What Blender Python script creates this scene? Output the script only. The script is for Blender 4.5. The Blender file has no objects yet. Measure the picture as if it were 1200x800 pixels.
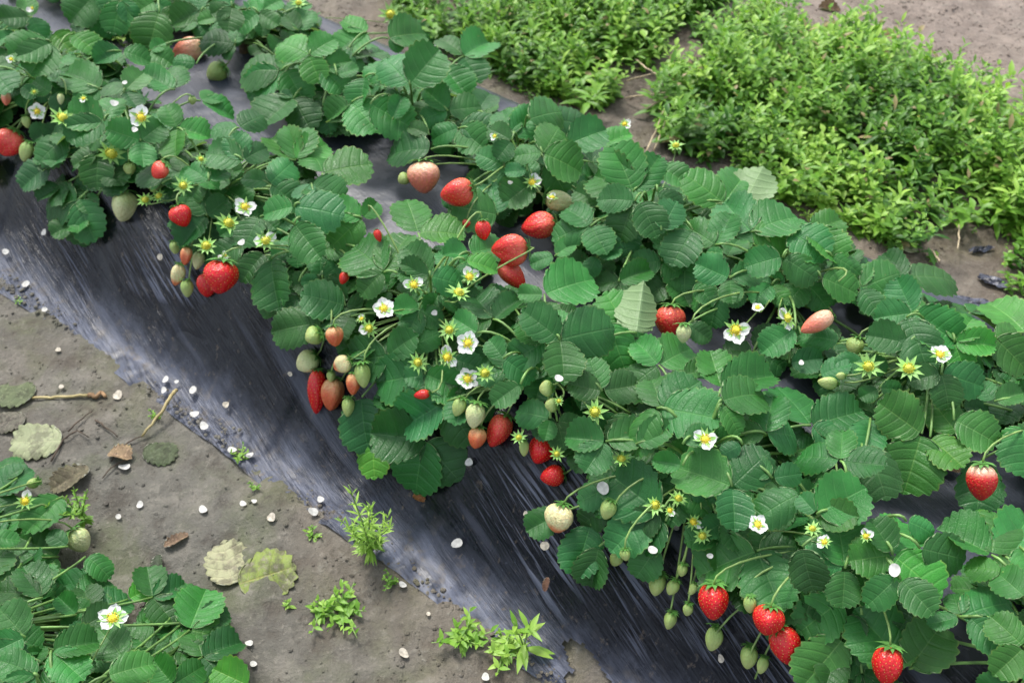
import bpy, bmesh, math, random
import numpy as np
from mathutils import Vector, Matrix
R = random.Random(7)
NR = np.random.RandomState(11)

# ------------------------------------------------------------------ camera, sky, sun, exposure
scene = bpy.context.scene
COL = scene.collection
H, PITCH, FPX = 1.3, math.radians(47), 1200.0
cam_d = bpy.data.cameras.new("camera"); cam = bpy.data.objects.new("camera", cam_d); COL.objects.link(cam)
cam.location = (0, 0, H); cam.rotation_euler = (math.pi/2 - PITCH, 0, 0)
cam_d.sensor_width = 36; cam_d.lens = 36; cam_d.clip_end = 2000; cam_d.clip_start = 0.02
cam_d.dof.use_dof = True; cam_d.dof.focus_distance = 1.22; cam_d.dof.aperture_fstop = 7.0
scene.camera = cam
w = bpy.data.worlds.new("World"); scene.world = w; w.use_nodes = True
nt = w.node_tree; bg = nt.nodes["Background"]
sky = nt.nodes.new("ShaderNodeTexSky"); sky.sky_type = 'NISHITA'; sky.sun_disc = False
SUN_EL, SUN_ROT = math.radians(58), math.radians(-25)      # sun_rotation measured from +Y, clockwise
sky.sun_elevation = SUN_EL; sky.sun_rotation = SUN_ROT; sky.dust_density = 3.0; sky.air_density = 1.2
hs = nt.nodes.new("ShaderNodeHueSaturation"); hs.inputs["Saturation"].default_value = 0.45
nt.links.new(sky.outputs[0], hs.inputs["Color"]); nt.links.new(hs.outputs[0], bg.inputs[0]); bg.inputs[1].default_value = 0.15
sd = bpy.data.lights.new("sun", 'SUN'); sd.energy = 1.5; sd.angle = math.radians(12); sd.color = (1, 0.97, 0.92)
sun = bpy.data.objects.new("sun", sd); COL.objects.link(sun)
sv = Vector((math.cos(SUN_EL)*math.sin(SUN_ROT), math.cos(SUN_EL)*math.cos(SUN_ROT), math.sin(SUN_EL)))
sun.rotation_euler = sv.to_track_quat('Z', 'Y').to_euler()
scene.view_settings.view_transform = 'Standard'; scene.view_settings.look = 'None'
scene.view_settings.exposure = 1.02; scene.view_settings.gamma = 1
scene.view_settings.use_curve_mapping = False
scene.cycles.max_bounces = 6; scene.cycles.diffuse_bounces = 3; scene.cycles.transmission_bounces = 3

# ------------------------------------------------------------------ geometry of the place
D = np.array([.7923, -.6101]); N_ = np.array([.6101, .7923])        # along the bed, across the bed
def st(x, y): return x*D[0]+y*D[1], x*N_[0]+y*N_[1]
def xy(t, s): return D[0]*t+N_[0]*s, D[1]*t+N_[1]*s
def sm(a): a = np.clip(a, 0, 1); return a*a*(3-2*a)
def profile(s):
    a = .165*sm((s-.53)/.20)*sm((1.52-s)/.20) + .02*np.exp(-((s-1.0)/.22)**2)*(s < 1.6)
    b = .165*sm((.20-s)/.20)*sm((s+.95)/.24)
    return a + b
def surf(x, y): t, s = st(x, y); return float(profile(s))
cp, sp = math.cos(PITCH), math.sin(PITCH)
def ray(px, py):
    x = (px-600)/FPX; y = (400-py)/FPX
    return Vector((x, cp+y*sp, -sp+y*cp))
CAM = Vector((0, 0, H))
def proj(P):
    v = P-CAM; z = v.y*cp - v.z*sp
    if z < .05: return (9999, 9999, .05)
    return (600+FPX*v.x/z, 400-FPX*(v.y*sp+v.z*cp)/z, z)
def hit(px, py, h=0.0):
    d = ray(px, py); k = 0.3
    while k < 6:
        P = CAM+d*k
        if P.z < surf(P.x, P.y)+h: break
        k += .01
    for _ in range(8):
        k -= .00125; P = CAM+d*k
        if P.z > surf(P.x, P.y)+h: break
    return P, k            # k is the depth along the view axis
CR, CU = Vector((1, 0, 0)), Vector((0, sp, cp))

# value noise
def vnoise(x, y, seed=0):
    r = np.random.RandomState(seed); T = r.rand(256, 256)
    xi = np.floor(x).astype(int); yi = np.floor(y).astype(int); fx = x-xi; fy = y-yi
    fx = fx*fx*(3-2*fx); fy = fy*fy*(3-2*fy); g = lambda a, b: T[a % 256, b % 256]
    return (g(xi, yi)*(1-fx)+g(xi+1, yi)*fx)*(1-fy)+(g(xi, yi+1)*(1-fx)+g(xi+1, yi+1)*fx)*fy
def fbm(x, y, o=4, seed=0):
    a, s, f = 0, .5, 1
    for k in range(o): a = a+s*vnoise(x*f, y*f, seed+k); s *= .5; f *= 2.03
    return a

# ------------------------------------------------------------------ object helpers
def link(o): COL.objects.link(o); return o
def tag(o, label=None, cat=None, group=None, kind=None):
    if label: o['label'] = label
    if cat: o['category'] = cat
    if group: o['group'] = group
    if kind: o['kind'] = kind
    return o
def mesh(name, verts, faces, mats, smooth=True, uvs=None, mi=None):
    m = bpy.data.meshes.new(name); m.from_pydata([tuple(v) for v in verts], [], [tuple(f) for f in faces])
    for a in (mats if isinstance(mats, (list, tuple)) else [mats]): m.materials.append(a)
    if smooth: m.polygons.foreach_set('use_smooth', [True]*len(m.polygons))
    if mi is not None: m.polygons.foreach_set('material_index', mi)
    if uvs is not None:
        L = m.uv_layers.new(name="UVMap"); vi = np.zeros(len(m.loops), int); m.loops.foreach_get('vertex_index', vi)
        L.data.foreach_set('uv', np.array(uvs, dtype=float)[vi].ravel())
    m.update(); return m
def ob(name, me, parent=None, M=None):
    o = link(bpy.data.objects.new(name, me))
    if parent is not None: o.parent = parent
    if M is not None: o.matrix_basis = M
    return o
def frame(B, ydir, nrm, L, wx=1.0):
    y = Vector(ydir).normalized(); x = y.cross(Vector(nrm))
    x = x.normalized() if x.length > 1e-4 else Vector((1, 0, 0)); z = x.cross(y)
    M = Matrix(((x.x*L*wx, y.x*L, z.x*L, B[0]), (x.y*L*wx, y.y*L, z.y*L, B[1]), (x.z*L*wx, y.z*L, z.z*L, B[2]), (0, 0, 0, 1)))
    return M
def bez(a, b, c, d, n=8):
    return [a*(1-u)**3+b*3*u*(1-u)**2+c*3*u*u*(1-u)+d*u**3 for u in [i/n for i in range(n+1)]]
def tube(pts, r0, r1, sides=6, off=Vector((0, 0, 0))):
    V, F = [], []; n = len(pts)
    for i, p in enumerate(pts):
        t = (pts[min(i+1, n-1)]-pts[max(i-1, 0)]).normalized()
        a = t.cross(Vector((.3, .2, 1))); a = a.normalized() if a.length > 1e-3 else Vector((1, 0, 0)); b = t.cross(a)
        r = r0+(r1-r0)*i/(n-1)
        for k in range(sides):
            q = 2*math.pi*k/sides; V.append(p-off+a*(r*math.cos(q))+b*(r*math.sin(q)))
    for i in range(n-1):
        for k in range(sides):
            F.append((i*sides+k, i*sides+(k+1) % sides, (i+1)*sides+(k+1) % sides, (i+1)*sides+k))
    F.append(tuple(range(sides))[::-1]); F.append(tuple((n-1)*sides+k for k in range(sides)))
    return V, F

# ------------------------------------------------------------------ materials
class NB:
    def __init__(s, name):
        s.m = bpy.data.materials.new(name); s.m.use_nodes = True; s.t = s.m.node_tree
        s.p = s.t.nodes["Principled BSDF"]; s.out = s.t.nodes["Material Output"]
    def n(s, typ, **k):
        o = s.t.nodes.new(typ)
        for a, v in k.items(): setattr(o, a, v)
        return o
    def set(s, sock, v):
        if isinstance(v, bpy.types.NodeSocket): s.t.links.new(v, sock)
        elif isinstance(v, tuple) and len(v) == 3 and sock.type == 'RGBA': sock.default_value = (*v, 1)
        else: sock.default_value = v
    def P(s, **k):
        for a, v in k.items(): s.set(s.p.inputs[a.replace('_', ' ')], v)
    def noise(s, vec, scale, detail=4, rough=.55, dist=0):
        o = s.n('ShaderNodeTexNoise'); s.set(o.inputs['Vector'], vec); o.inputs['Scale'].default_value = scale
        o.inputs['Detail'].default_value = detail; o.inputs['Roughness'].default_value = rough; o.inputs['Distortion'].default_value = dist
        return o.outputs['Fac']
    def math(s, op, a, b=0.0, c=0.0):
        o = s.n('ShaderNodeMath', operation=op); s.set(o.inputs[0], a); s.set(o.inputs[1], b); s.set(o.inputs[2], c); return o.outputs[0]
    def rng(s, v, a, b, c=0., d=1., smooth=False):
        o = s.n('ShaderNodeMapRange'); o.interpolation_type = 'SMOOTHSTEP' if smooth else 'LINEAR'
        for i, q in enumerate((v, a, b, c, d)): s.set(o.inputs[i], q)
        return o.outputs[0]
    def mix(s, f, a, b, bt='MIX'):
        o = s.n('ShaderNodeMix', data_type='RGBA', blend_type=bt); s.set(o.inputs[0], f); s.set(o.inputs[6], a); s.set(o.inputs[7], b); return o.outputs[2]
    def coord(s, k='Object'): return s.n('ShaderNodeTexCoord').outputs[k]
    def mapping(s, vec, scale=(1, 1, 1), rot=(0, 0, 0)):
        o = s.n('ShaderNodeMapping'); s.set(o.inputs[0], vec); o.inputs['Scale'].default_value = scale; o.inputs['Rotation'].default_value = rot; return o.outputs[0]
    def bump(s, h, strength, dist, normal=None):
        o = s.n('ShaderNodeBump'); o.inputs['Strength'].default_value = strength; o.inputs['Distance'].default_value = dist
        s.set(o.inputs['Height'], h)
        if normal is not None: s.set(o.inputs['Normal'], normal)
        return o.outputs[0]

def leaf_mat(name='strawberry_leaf', rot=0, base=(.022, .118, .026), light=(.075, .235, .06), under=(.19, .29, .13), trans=.15, rough=.42):
    b = NB(name); uv = b.n('ShaderNodeSeparateXYZ'); b.set(uv.inputs[0], b.coord('UV')); U, V = uv.outputs[0], uv.outputs[1]
    oc = b.coord(); info = b.n('ShaderNodeObjectInfo'); rnd = info.outputs['Random']
    fr = b.math('FRACT', U); d = b.math('MINIMUM', fr, b.math('SUBTRACT', 1., fr))
    vein = b.rng(d, 0., .07, 1., 0., True); mid = b.rng(V, 0.01, .04, 1., 0., True)
    vm = b.math('MAXIMUM', b.math('MULTIPLY', vein, b.rng(V, .55, 1., .55, .1)), mid)
    vo = b.n('ShaderNodeVectorMath', operation='SCALE'); b.set(vo.inputs[0], rnd); comb = b.n('ShaderNodeCombineXYZ'); b.set(comb.inputs[0], b.math('MULTIPLY', rnd, 37.)); 
    va = b.n('ShaderNodeVectorMath', operation='ADD'); b.set(va.inputs[0], oc); b.set(va.inputs[1], comb.outputs[0]); vec = va.outputs[0]
    big = b.noise(vec, 2.2, 3)
    col = b.mix(b.rng(big, .32, .72), base, tuple(x*1.5 for x in base))
    col = b.mix(b.math('MULTIPLY', vm, b.rng(V, 0., 1., .62, .30)), col, light)
    edge = b.math('MULTIPLY', b.rng(V, .93, 1., 0., .5), b.rng(big, .4, .6))
    col = b.mix(edge, col, (.16, .24, .05))
    spots = b.rng(b.noise(vec, 7., 2), .70, .76, 0., .6)
    col = b.mix(b.math('MULTIPLY', spots, b.rng(rnd, .70, .9)), col, (.16, .15, .05))
    if rot: col = b.mix(b.rng(b.noise(vec, 3.2, 5, .65), .47, .58, 0., rot), col, (.085, .075, .055)); col = b.mix(b.rng(b.noise(vec, 9., 4, .7), .52, .64, 0., rot*.7), col, (.30, .27, .20))
    rr = b.rng(b.math('FRACT', b.math('MULTIPLY', rnd, 7.31)), 0., 1., .68, 1.30)
    h = b.n('ShaderNodeHueSaturation'); b.set(h.inputs['Color'], col); b.set(h.inputs['Value'], rr); b.set(h.inputs['Hue'], b.rng(b.math('FRACT', b.math('MULTIPLY', rnd, 3.77)), 0., 1., .478, .506))
    col = b.mix(1., h.outputs[0], info.outputs['Color'], 'MULTIPLY')
    geo = b.n('ShaderNodeNewGeometry'); un = b.mix(vm, under, tuple(x*1.25 for x in under))
    col = b.mix(geo.outputs['Backfacing'], col, un)
    vor = b.n('ShaderNodeTexVoronoi', feature='DISTANCE_TO_EDGE'); b.set(vor.inputs['Vector'], vec); vor.inputs['Scale'].default_value = 17
    hgt = b.math('ADD', b.math('MULTIPLY', b.rng(vor.outputs['Distance'], 0., .12), .22), b.math('MULTIPLY', b.rng(d, 0, .16), b.rng(V, .0, 1., 1.1, .5)))
    hgt = b.math('ADD', hgt, b.math('MULTIPLY', b.rng(V, 0, .06), 1.0))
    bm = b.bump(hgt, .24, .010)
    b.P(Base_Color=col, Roughness=b.rng(b.noise(vec, 5., 2), .3, .7, rough-.06, rough+.1), Normal=bm); b.p.inputs['Specular IOR Level'].default_value = .32
    tr = b.n('ShaderNodeBsdfTranslucent'); b.set(tr.inputs[0], b.mix(1., col, (1.9, 2.2, .9), 'MULTIPLY')); ms = b.n('ShaderNodeMixShader'); ms.inputs[0].default_value = trans
    b.t.links.new(b.p.outputs[0], ms.inputs[1]); b.t.links.new(tr.outputs[0], ms.inputs[2]); b.t.links.new(ms.outputs[0], b.out.inputs[0])
    return b.m
def plain(name, col, rough=.5, var=.25, scale=30., spec=.5, trans=0., sss=0., bump=.2, bdist=.001, col2=None):
    b = NB(name); oc = b.coord(); nf = b.noise(oc, scale, 4)
    c2 = col2 or tuple(min(1, x*(1+var*1.6)) for x in col); c = b.mix(b.rng(nf, .35, .68), tuple(x*(1-var) for x in col), c2)
    b.P(Base_Color=c, Roughness=rough, Normal=b.bump(nf, bump, bdist)); b.p.inputs['Specular IOR Level'].default_value = spec
    if sss: b.p.inputs['Subsurface Weight'].default_value = sss; b.p.inputs['Subsurface Radius'].default_value = (.004, .002, .001); b.p.inputs['Subsurface Scale'].default_value = 1
    if trans:
        tr = b.n('ShaderNodeBsdfTranslucent'); b.set(tr.inputs[0], c); ms = b.n('ShaderNodeMixShader'); ms.inputs[0].default_value = trans
        b.t.links.new(b.p.outputs[0], ms.inputs[1]); b.t.links.new(tr.outputs[0], ms.inputs[2]); b.t.links.new(ms.outputs[0], b.out.inputs[0])
    return b.m
def berry_mat(name, top, tip, a, z, rough=.3, blot=.1):
    # the object's own z runs from the stalk (0) to the tip (-1)
    b = NB(name); oc = b.coord(); s = b.n('ShaderNodeSeparateXYZ'); b.set(s.inputs[0], oc)
    zz = b.math('ADD', s.outputs[2], b.math('MULTIPLY', b.math('SUBTRACT', b.noise(oc, 2.6, 2), .5), blot*4))
    c = b.mix(b.rng(zz, -a, -z, 0., 1., True), top, tip)
    c = b.mix(b.rng(b.noise(oc, 9., 3), .4, .75, 0, .35), c, tuple(x*.7 for x in tip))
    b.P(Base_Color=c, Roughness=rough, Normal=b.bump(b.noise(oc, 14., 2), .25, .02)); b.p.inputs['Subsurface Weight'].default_value = .15
    b.p.inputs['Subsurface Radius'].default_value = (.006, .002, .001); b.p.inputs['Subsurface Scale'].default_value = 1; b.p.inputs['Specular IOR Level'].default_value = .55
    return b.m
MLEAF = leaf_mat()
MDEAD = leaf_mat('dried_leaf', .8, base=(.115, .11, .075), light=(.20, .18, .13), under=(.27, .27, .22), trans=.05, rough=.75)
MPALE = leaf_mat('wilted_leaf', .6, base=(.30, .33, .20), light=(.42, .43, .28), under=(.36, .38, .28), trans=.05, rough=.6)
MYEL = leaf_mat('yellowing_leaf', .75, base=(.16, .23, .05), light=(.34, .32, .10), under=(.25, .27, .14), trans=.05, rough=.6)
MSTEM = plain('petiole_green', (.13, .25, .06), .45, .3, 60, trans=.0)
MSTALK = plain('fruit_stalk_green', (.19, .30, .08), .45, .3, 60)
MCALYX = plain('calyx_green', (.085, .235, .045), .5, .3, 4, trans=.12)
MSPENT = plain('spent_calyx', (.24, .46, .11), .5, .25, 4, trans=.12)
MCROWN = plain('crown_brown', (.09, .055, .03), .8, .5, 60, bump=.8, bdist=.003)
MPETAL = plain('petal_white', (.82, .83, .80), .55, .04, 6, trans=.22, spec=.3)
MOLDPETAL = plain('old_petal', (.42, .38, .31), .7, .3, 2.5, spec=.2)
MFALL = plain('fallen_petal_white', (.56, .55, .51), .6, .15, 2.5, spec=.25, trans=.1)
MYELC = plain('flower_centre_yellow', (.86, .66, .04), .6, .15, 9, bump=.4, bdist=.02)
MSPC = plain('spent_centre', (.66, .64, .07), .6, .2, 9, bump=.4, bdist=.02)
MSEED = plain('seed_yellow', (.62, .38, .07), .4, .2, 5)
MSEEDG = plain('seed_green', (.30, .34, .10), .4, .2, 5)
BM = {'red': berry_mat('berry_red', (.70, .035, .020), (.62, .008, .012), .0, .35, .22),
      'shoulder': berry_mat('berry_red_white_shoulder', (.86, .62, .42), (.66, .022, .022), .06, .36, .3, .05),
      'pink': berry_mat('berry_blush', (.80, .52, .34), (.76, .20, .13), .0, .7, .33, .07),
      'coral': berry_mat('berry_coral', (.74, .13, .08), (.68, .028, .024), .05, .6, .26),
      'orange': berry_mat('berry_orange', (.60, .36, .15), (.60, .115, .045), .05, .6, .35, .15),
      'half': berry_mat('berry_white_orange_tip', (.70, .66, .34), (.70, .19, .08), .62, .9, .35, .06),
      'white': berry_mat('berry_pale', (.45, .55, .22), (.62, .62, .33), .1, .7, .4),
      'green': berry_mat('berry_green', (.24, .38, .09), (.42, .50, .17), .1, .8, .45)}

def soil_mat():
    b = NB('damp_soil'); g = b.n('ShaderNodeNewGeometry').outputs['Position']
    n1 = b.noise(g, 2.3, 5, .6); n2 = b.noise(g, 14, 6, .65); n3 = b.noise(g, 90, 5, .7); n4 = b.noise(b.mapping(g, (1, 1, 1), (0, 0, .6)), 5.5, 4, .6, .4)
    n5 = b.noise(g, 38, 4, .7); n6 = b.noise(b.mapping(g, (1, 1, 1), (.4, 0, 0)), 1.3, 3, .5)
    c = b.mix(b.rng(n1, .38, .62), (.080, .077, .064), (.142, .134, .113))
    c = b.mix(b.rng(n4, .46, .60, 0, .65), c, (.092, .105, .050))
    c = b.mix(b.rng(n2, .52, .64, 0, .55), c, (.20, .185, .155))
    c = b.mix(b.rng(n2, .34, .47, .7, 0), c, (.055, .046, .035))
    c = b.mix(b.rng(n6, .52, .62, 0, .22), c, (.19, .135, .09))
    sxy = b.n('ShaderNodeSeparateXYZ'); b.set(sxy.inputs[0], g)
    s_ = b.math('ADD', b.math('MULTIPLY', sxy.outputs[0], float(N_[0])), b.math('MULTIPLY', sxy.outputs[1], float(N_[1])))
    far = b.rng(b.math('ADD', s_, b.math('MULTIPLY', n4, .3)), 1.4, 1.9, 0, .45)
    c = b.mix(far, c, b.mix(b.rng(n2, .4, .6), (.13, .085, .06), (.22, .155, .11)))
    path = b.rng(b.math('ADD', s_, b.math('MULTIPLY', n4, .25)), 2.2, 2.45, 0, .85)
    c = b.mix(path, c, b.mix(b.rng(n2, .38, .62), (.17, .135, .112), (.26, .21, .175)))
    c = b.mix(b.rng(n5, .56, .70, 0, .5), c, (.215, .20, .165)); c = b.mix(b.rng(n5, .30, .42, .6, 0), c, (.05, .043, .033))
    c = b.mix(b.rng(n3, .58, .72, 0, .5), c, (.27, .25, .205)); c = b.mix(b.rng(n3, .28, .42, .5, 0), c, (.05, .04, .03))
    h = b.math('ADD', b.math('ADD', b.math('MULTIPLY', n2, 1.), b.math('MULTIPLY', n5, .6)), b.math('MULTIPLY', n3, .35))
    b.P(Base_Color=c, Roughness=b.rng(n1, .3, .7, .6, .9), Normal=b.bump(h, .75, .012)); b.p.inputs['Specular IOR Level'].default_value = .35
    return b.m
MSOIL = soil_mat()
def film_mat():
    b = NB('black_plastic_film'); uv = b.coord('UV')
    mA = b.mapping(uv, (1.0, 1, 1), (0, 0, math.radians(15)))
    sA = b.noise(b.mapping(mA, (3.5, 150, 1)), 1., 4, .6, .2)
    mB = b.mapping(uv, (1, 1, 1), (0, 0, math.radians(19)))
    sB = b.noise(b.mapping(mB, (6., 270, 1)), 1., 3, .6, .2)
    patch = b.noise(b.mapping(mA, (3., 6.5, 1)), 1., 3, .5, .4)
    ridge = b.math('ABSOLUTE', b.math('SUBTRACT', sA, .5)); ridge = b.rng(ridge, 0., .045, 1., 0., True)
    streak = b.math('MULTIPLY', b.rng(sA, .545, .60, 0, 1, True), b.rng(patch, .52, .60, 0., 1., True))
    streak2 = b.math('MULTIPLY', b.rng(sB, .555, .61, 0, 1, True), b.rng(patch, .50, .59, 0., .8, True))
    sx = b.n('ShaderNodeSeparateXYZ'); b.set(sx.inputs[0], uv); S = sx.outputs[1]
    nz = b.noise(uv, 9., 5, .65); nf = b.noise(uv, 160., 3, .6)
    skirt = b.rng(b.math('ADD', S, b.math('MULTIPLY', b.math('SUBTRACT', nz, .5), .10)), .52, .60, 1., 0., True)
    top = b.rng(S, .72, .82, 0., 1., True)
    sheen_dust = b.math('MAXIMUM', b.math('MULTIPLY', streak, .9), b.math('MULTIPLY', streak2, .75))  # wrinkle highlights painted into the colour as pale streaks
    wide = b.rng(b.noise(b.mapping(mA, (1.6, 22, 1)), 1., 3, .5, .3), .58, .68, 0, .38, True); sheen_dust = b.math('MAXIMUM', sheen_dust, wide)  # broad bands of sky sheen, painted in as well
    sheen_dust = b.math('MULTIPLY', sheen_dust, b.rng(top, 0, 1, 1., .35))
    sheen_dust = b.math('MAXIMUM', sheen_dust, b.math('MULTIPLY', skirt, b.rng(b.noise(b.mapping(mA, (14, 60, 1)), 1., 5, .7, .6), .36, .60, .28, .95)))
    sheen_dust = b.math('MAXIMUM', sheen_dust, b.math('MULTIPLY', top, b.rng(nz, .3, .7, .20, .46)))  # sky reflection on the top face, painted as a mottled lighter tone
    sheen_dust = b.math('ADD', sheen_dust, b.rng(nf, .60, .75, 0., .14))
    c = b.mix(sheen_dust, (.0036, .0048, .0085), (.112, .126, .172))  # grey-blue carries both the painted sky sheen and the dust of the skirt
    c = b.mix(b.math('MULTIPLY', skirt, b.rng(b.noise(uv, 40., 3), .56, .66, 0, .5)), c, (.12, .10, .075))
    c = b.mix(b.math('MULTIPLY', b.rng(b.noise(uv, 70., 5, .7), .60, .68, 0., .8), b.rng(S, .50, .80, 1., .15)), c, (.13, .105, .08))
    h = b.math('ADD', b.math('MULTIPLY', sA, 1.2), b.math('MULTIPLY', sB, .8)); h = b.math('ADD', h, b.math('MULTIPLY', ridge, .25)); h = b.math('MULTIPLY', b.math('MULTIPLY', h, b.rng(top, 0, 1, 1., .3)), b.rng(patch, .44, .6, .12, 1.))
    h = b.math('ADD', h, b.math('MULTIPLY', b.noise(uv, 30., 4, .6), .35))
    b.P(Base_Color=c, Roughness=b.rng(sheen_dust, 0., .6, .20, .46), Normal=b.bump(h, .8, .0042)); b.p.inputs['Specular IOR Level'].default_value = .36
    return b.m
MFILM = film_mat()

# ------------------------------------------------------------------ ground (one sheet) with both raised beds
def axis(a, b, step, far):
    v = list(np.arange(a, b, step)); k = step
    x = v[-1]
    while x < far: k *= 1.35; x += k; v.append(x)
    k = step; x = v[0]; pre = []
    while x > -far: k *= 1.35; x -= k; pre.append(x)
    return np.array(pre[::-1]+v)
xs, ys = axis(-1.9, 1.9, .011, 400), axis(.2, 3.3, .011, 400)
X, Y = np.meshgrid(xs, ys); T_, S_ = st(X, Y)
near = np.exp(-(np.maximum(0, np.hypot(X, Y-1.6)-2.6)/1.5)**2)
inb = sm((S_-.50)/.05)*sm((1.42-S_)/.05)
Z = profile(S_)*1.0 - .008*inb - .008*sm((.24-S_)/.05)
rough = .022*(fbm(X*4, Y*4, 3, 5)-.45) + .016*(fbm(X*22, Y*22, 3, 9)-.45) + .009*(fbm(X*60, Y*60, 2, 19)-.4)
Z = Z + rough*near*(1-.9*inb)
Z = Z + .05*sm((S_-1.7)/.2)*sm((2.35-S_)/.2)*near*.7
W_ = len(xs); idx = np.arange(W_*len(ys)).reshape(len(ys), W_)
F = np.stack([idx[:-1, :-1], idx[:-1, 1:], idx[1:, 1:], idx[1:, :-1]], -1).reshape(-1, 4)
gm = bpy.data.meshes.new('ground'); gm.vertices.add(X.size); gm.vertices.foreach_set('co', np.stack([X, Y, Z], -1).astype(np.float32).ravel())
gm.loops.add(F.size); gm.loops.foreach_set('vertex_index', F.ravel()); gm.polygons.add(len(F)); gm.polygons.foreach_set('loop_start', np.arange(0, F.size, 4)); gm.polygons.foreach_set('loop_total', np.full(len(F), 4))
gm.polygons.foreach_set('use_smooth', np.ones(len(F), bool)); gm.materials.append(MSOIL); gm.update(); gm.validate()
tag(ob('ground', gm), 'damp brown soil with greenish patches between the raised beds', kind='structure')
def gz(x, y):                                   # ground height where nothing covers it
    i = min(max(int(np.searchsorted(xs, x)), 1), len(xs)-1); j = min(max(int(np.searchsorted(ys, y)), 1), len(ys)-1)
    return float(max(Z[j, i], Z[j-1, i-1], Z[j, i-1], Z[j-1, i]))

# ------------------------------------------------------------------ plastic mulch film over each bed
def film_extra(t, s):
    a = math.radians(15); u = t*math.cos(a)-s*math.sin(a); v = t*math.sin(a)+s*math.cos(a)
    q = sm((s-.50)/.08)*sm((.86-s)/.15)
    pm = sm((fbm(u*2.6, v*6, 2, 71)-.30)/.2); wr = (.012*(fbm(u*2.0, v*24, 2, 31)-.38) + .0030*(fbm(u*4, v*80, 2, 41)-.38))*q*(.2+.8*pm)
    return wr + .005*(fbm(t*9, s*9, 3, 51)-.45) + .003
def film(name, s0, s1, t0, t1, ds, dt, edge, hole, label, grp=None, ex=True):
    ts = np.arange(t0, t1, dt); ss = np.arange(s0, s1, ds); Tt, Ss = np.meshgrid(ts, ss)
    eo = edge*(fbm(Tt*5, Ss*0+3, 4, 61)-.47)*4
    k0 = (1-(Ss-s0)/(s1-s0))**6; k1 = ((Ss-s0)/(s1-s0))**6
    Sw = Ss + eo*.35*k0 + eo*.3*k1
    Xx, Yy = xy(Tt, Sw); Zz = profile(Sw) + (film_extra(Tt, Sw) if ex else .004+.004*fbm(Tt*9, Sw*9, 3, 51))
    rgh = .022*(fbm(Xx*4, Yy*4, 3, 5)-.45) + .016*(fbm(Xx*22, Yy*22, 3, 9)-.45) + .009*(fbm(Xx*60, Yy*60, 2, 19)-.4)
    ib = sm((Sw-.50)/.05)*sm((1.42-Sw)/.05) + sm((.24-Sw)/.05)
    Zz = Zz + np.maximum(rgh*(1-.9*np.clip(ib, 0, 1)), -.002) - .008*np.clip(ib, 0, 1)*0 
    Zz = Zz - .0045*sm((fbm(Tt*14, Ss*0+7, 3, 66)-.40)/.12)*k0*(1 if ex else 0)
    n0 = len(ts); ix = np.arange(Tt.size).reshape(Tt.shape)
    Fq = np.stack([ix[:-1, :-1], ix[:-1, 1:], ix[1:, 1:], ix[1:, :-1]], -1).reshape(-1, 4)
    if hole is not None:
        keep = np.ones(len(Fq), bool)
        for ht, hsv, ra, rb, an in hole:
            tc = Tt.ravel()[Fq[:, 0]]-ht; sc = Sw.ravel()[Fq[:, 0]]-hsv; ca, sa = math.cos(an), math.sin(an)
            u = (tc*ca+sc*sa)/ra; v = (-tc*sa+sc*ca)/rb; rr = np.hypot(u, v)+.5*(fbm(tc*60+9, sc*60+5, 3, 77)-.45)
            keep &= rr > 1
        Fq = Fq[keep]
    m = bpy.data.meshes.new(name); m.vertices.add(Tt.size); m.vertices.foreach_set('co', np.stack([Xx, Yy, Zz], -1).astype(np.float32).ravel())
    m.loops.add(Fq.size); m.loops.foreach_set('vertex_index', Fq.ravel()); m.polygons.add(len(Fq)); m.polygons.foreach_set('loop_start', np.arange(0, Fq.size, 4)); m.polygons.foreach_set('loop_total', np.full(len(Fq), 4))
    m.polygons.foreach_set('use_smooth', np.ones(len(Fq), bool)); uvl = m.uv_layers.new(name='UVMap')
    uvl.data.foreach_set('uv', np.stack([Tt.ravel()[Fq.ravel()], Ss.ravel()[Fq.ravel()]], -1).ravel())
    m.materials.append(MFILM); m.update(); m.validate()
    return tag(ob(name, m), label, 'plastic film', grp)
def stpix(px, py):
    P, _ = hit(px, py); return st(P.x, P.y)
ht, hsx = stpix(692, 775)
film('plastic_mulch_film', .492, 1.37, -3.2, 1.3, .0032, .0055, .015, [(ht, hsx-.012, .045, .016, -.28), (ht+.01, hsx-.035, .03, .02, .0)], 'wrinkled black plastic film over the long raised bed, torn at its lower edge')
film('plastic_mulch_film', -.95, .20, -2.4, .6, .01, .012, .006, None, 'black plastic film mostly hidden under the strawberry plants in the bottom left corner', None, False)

exec_marker = 0
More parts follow.
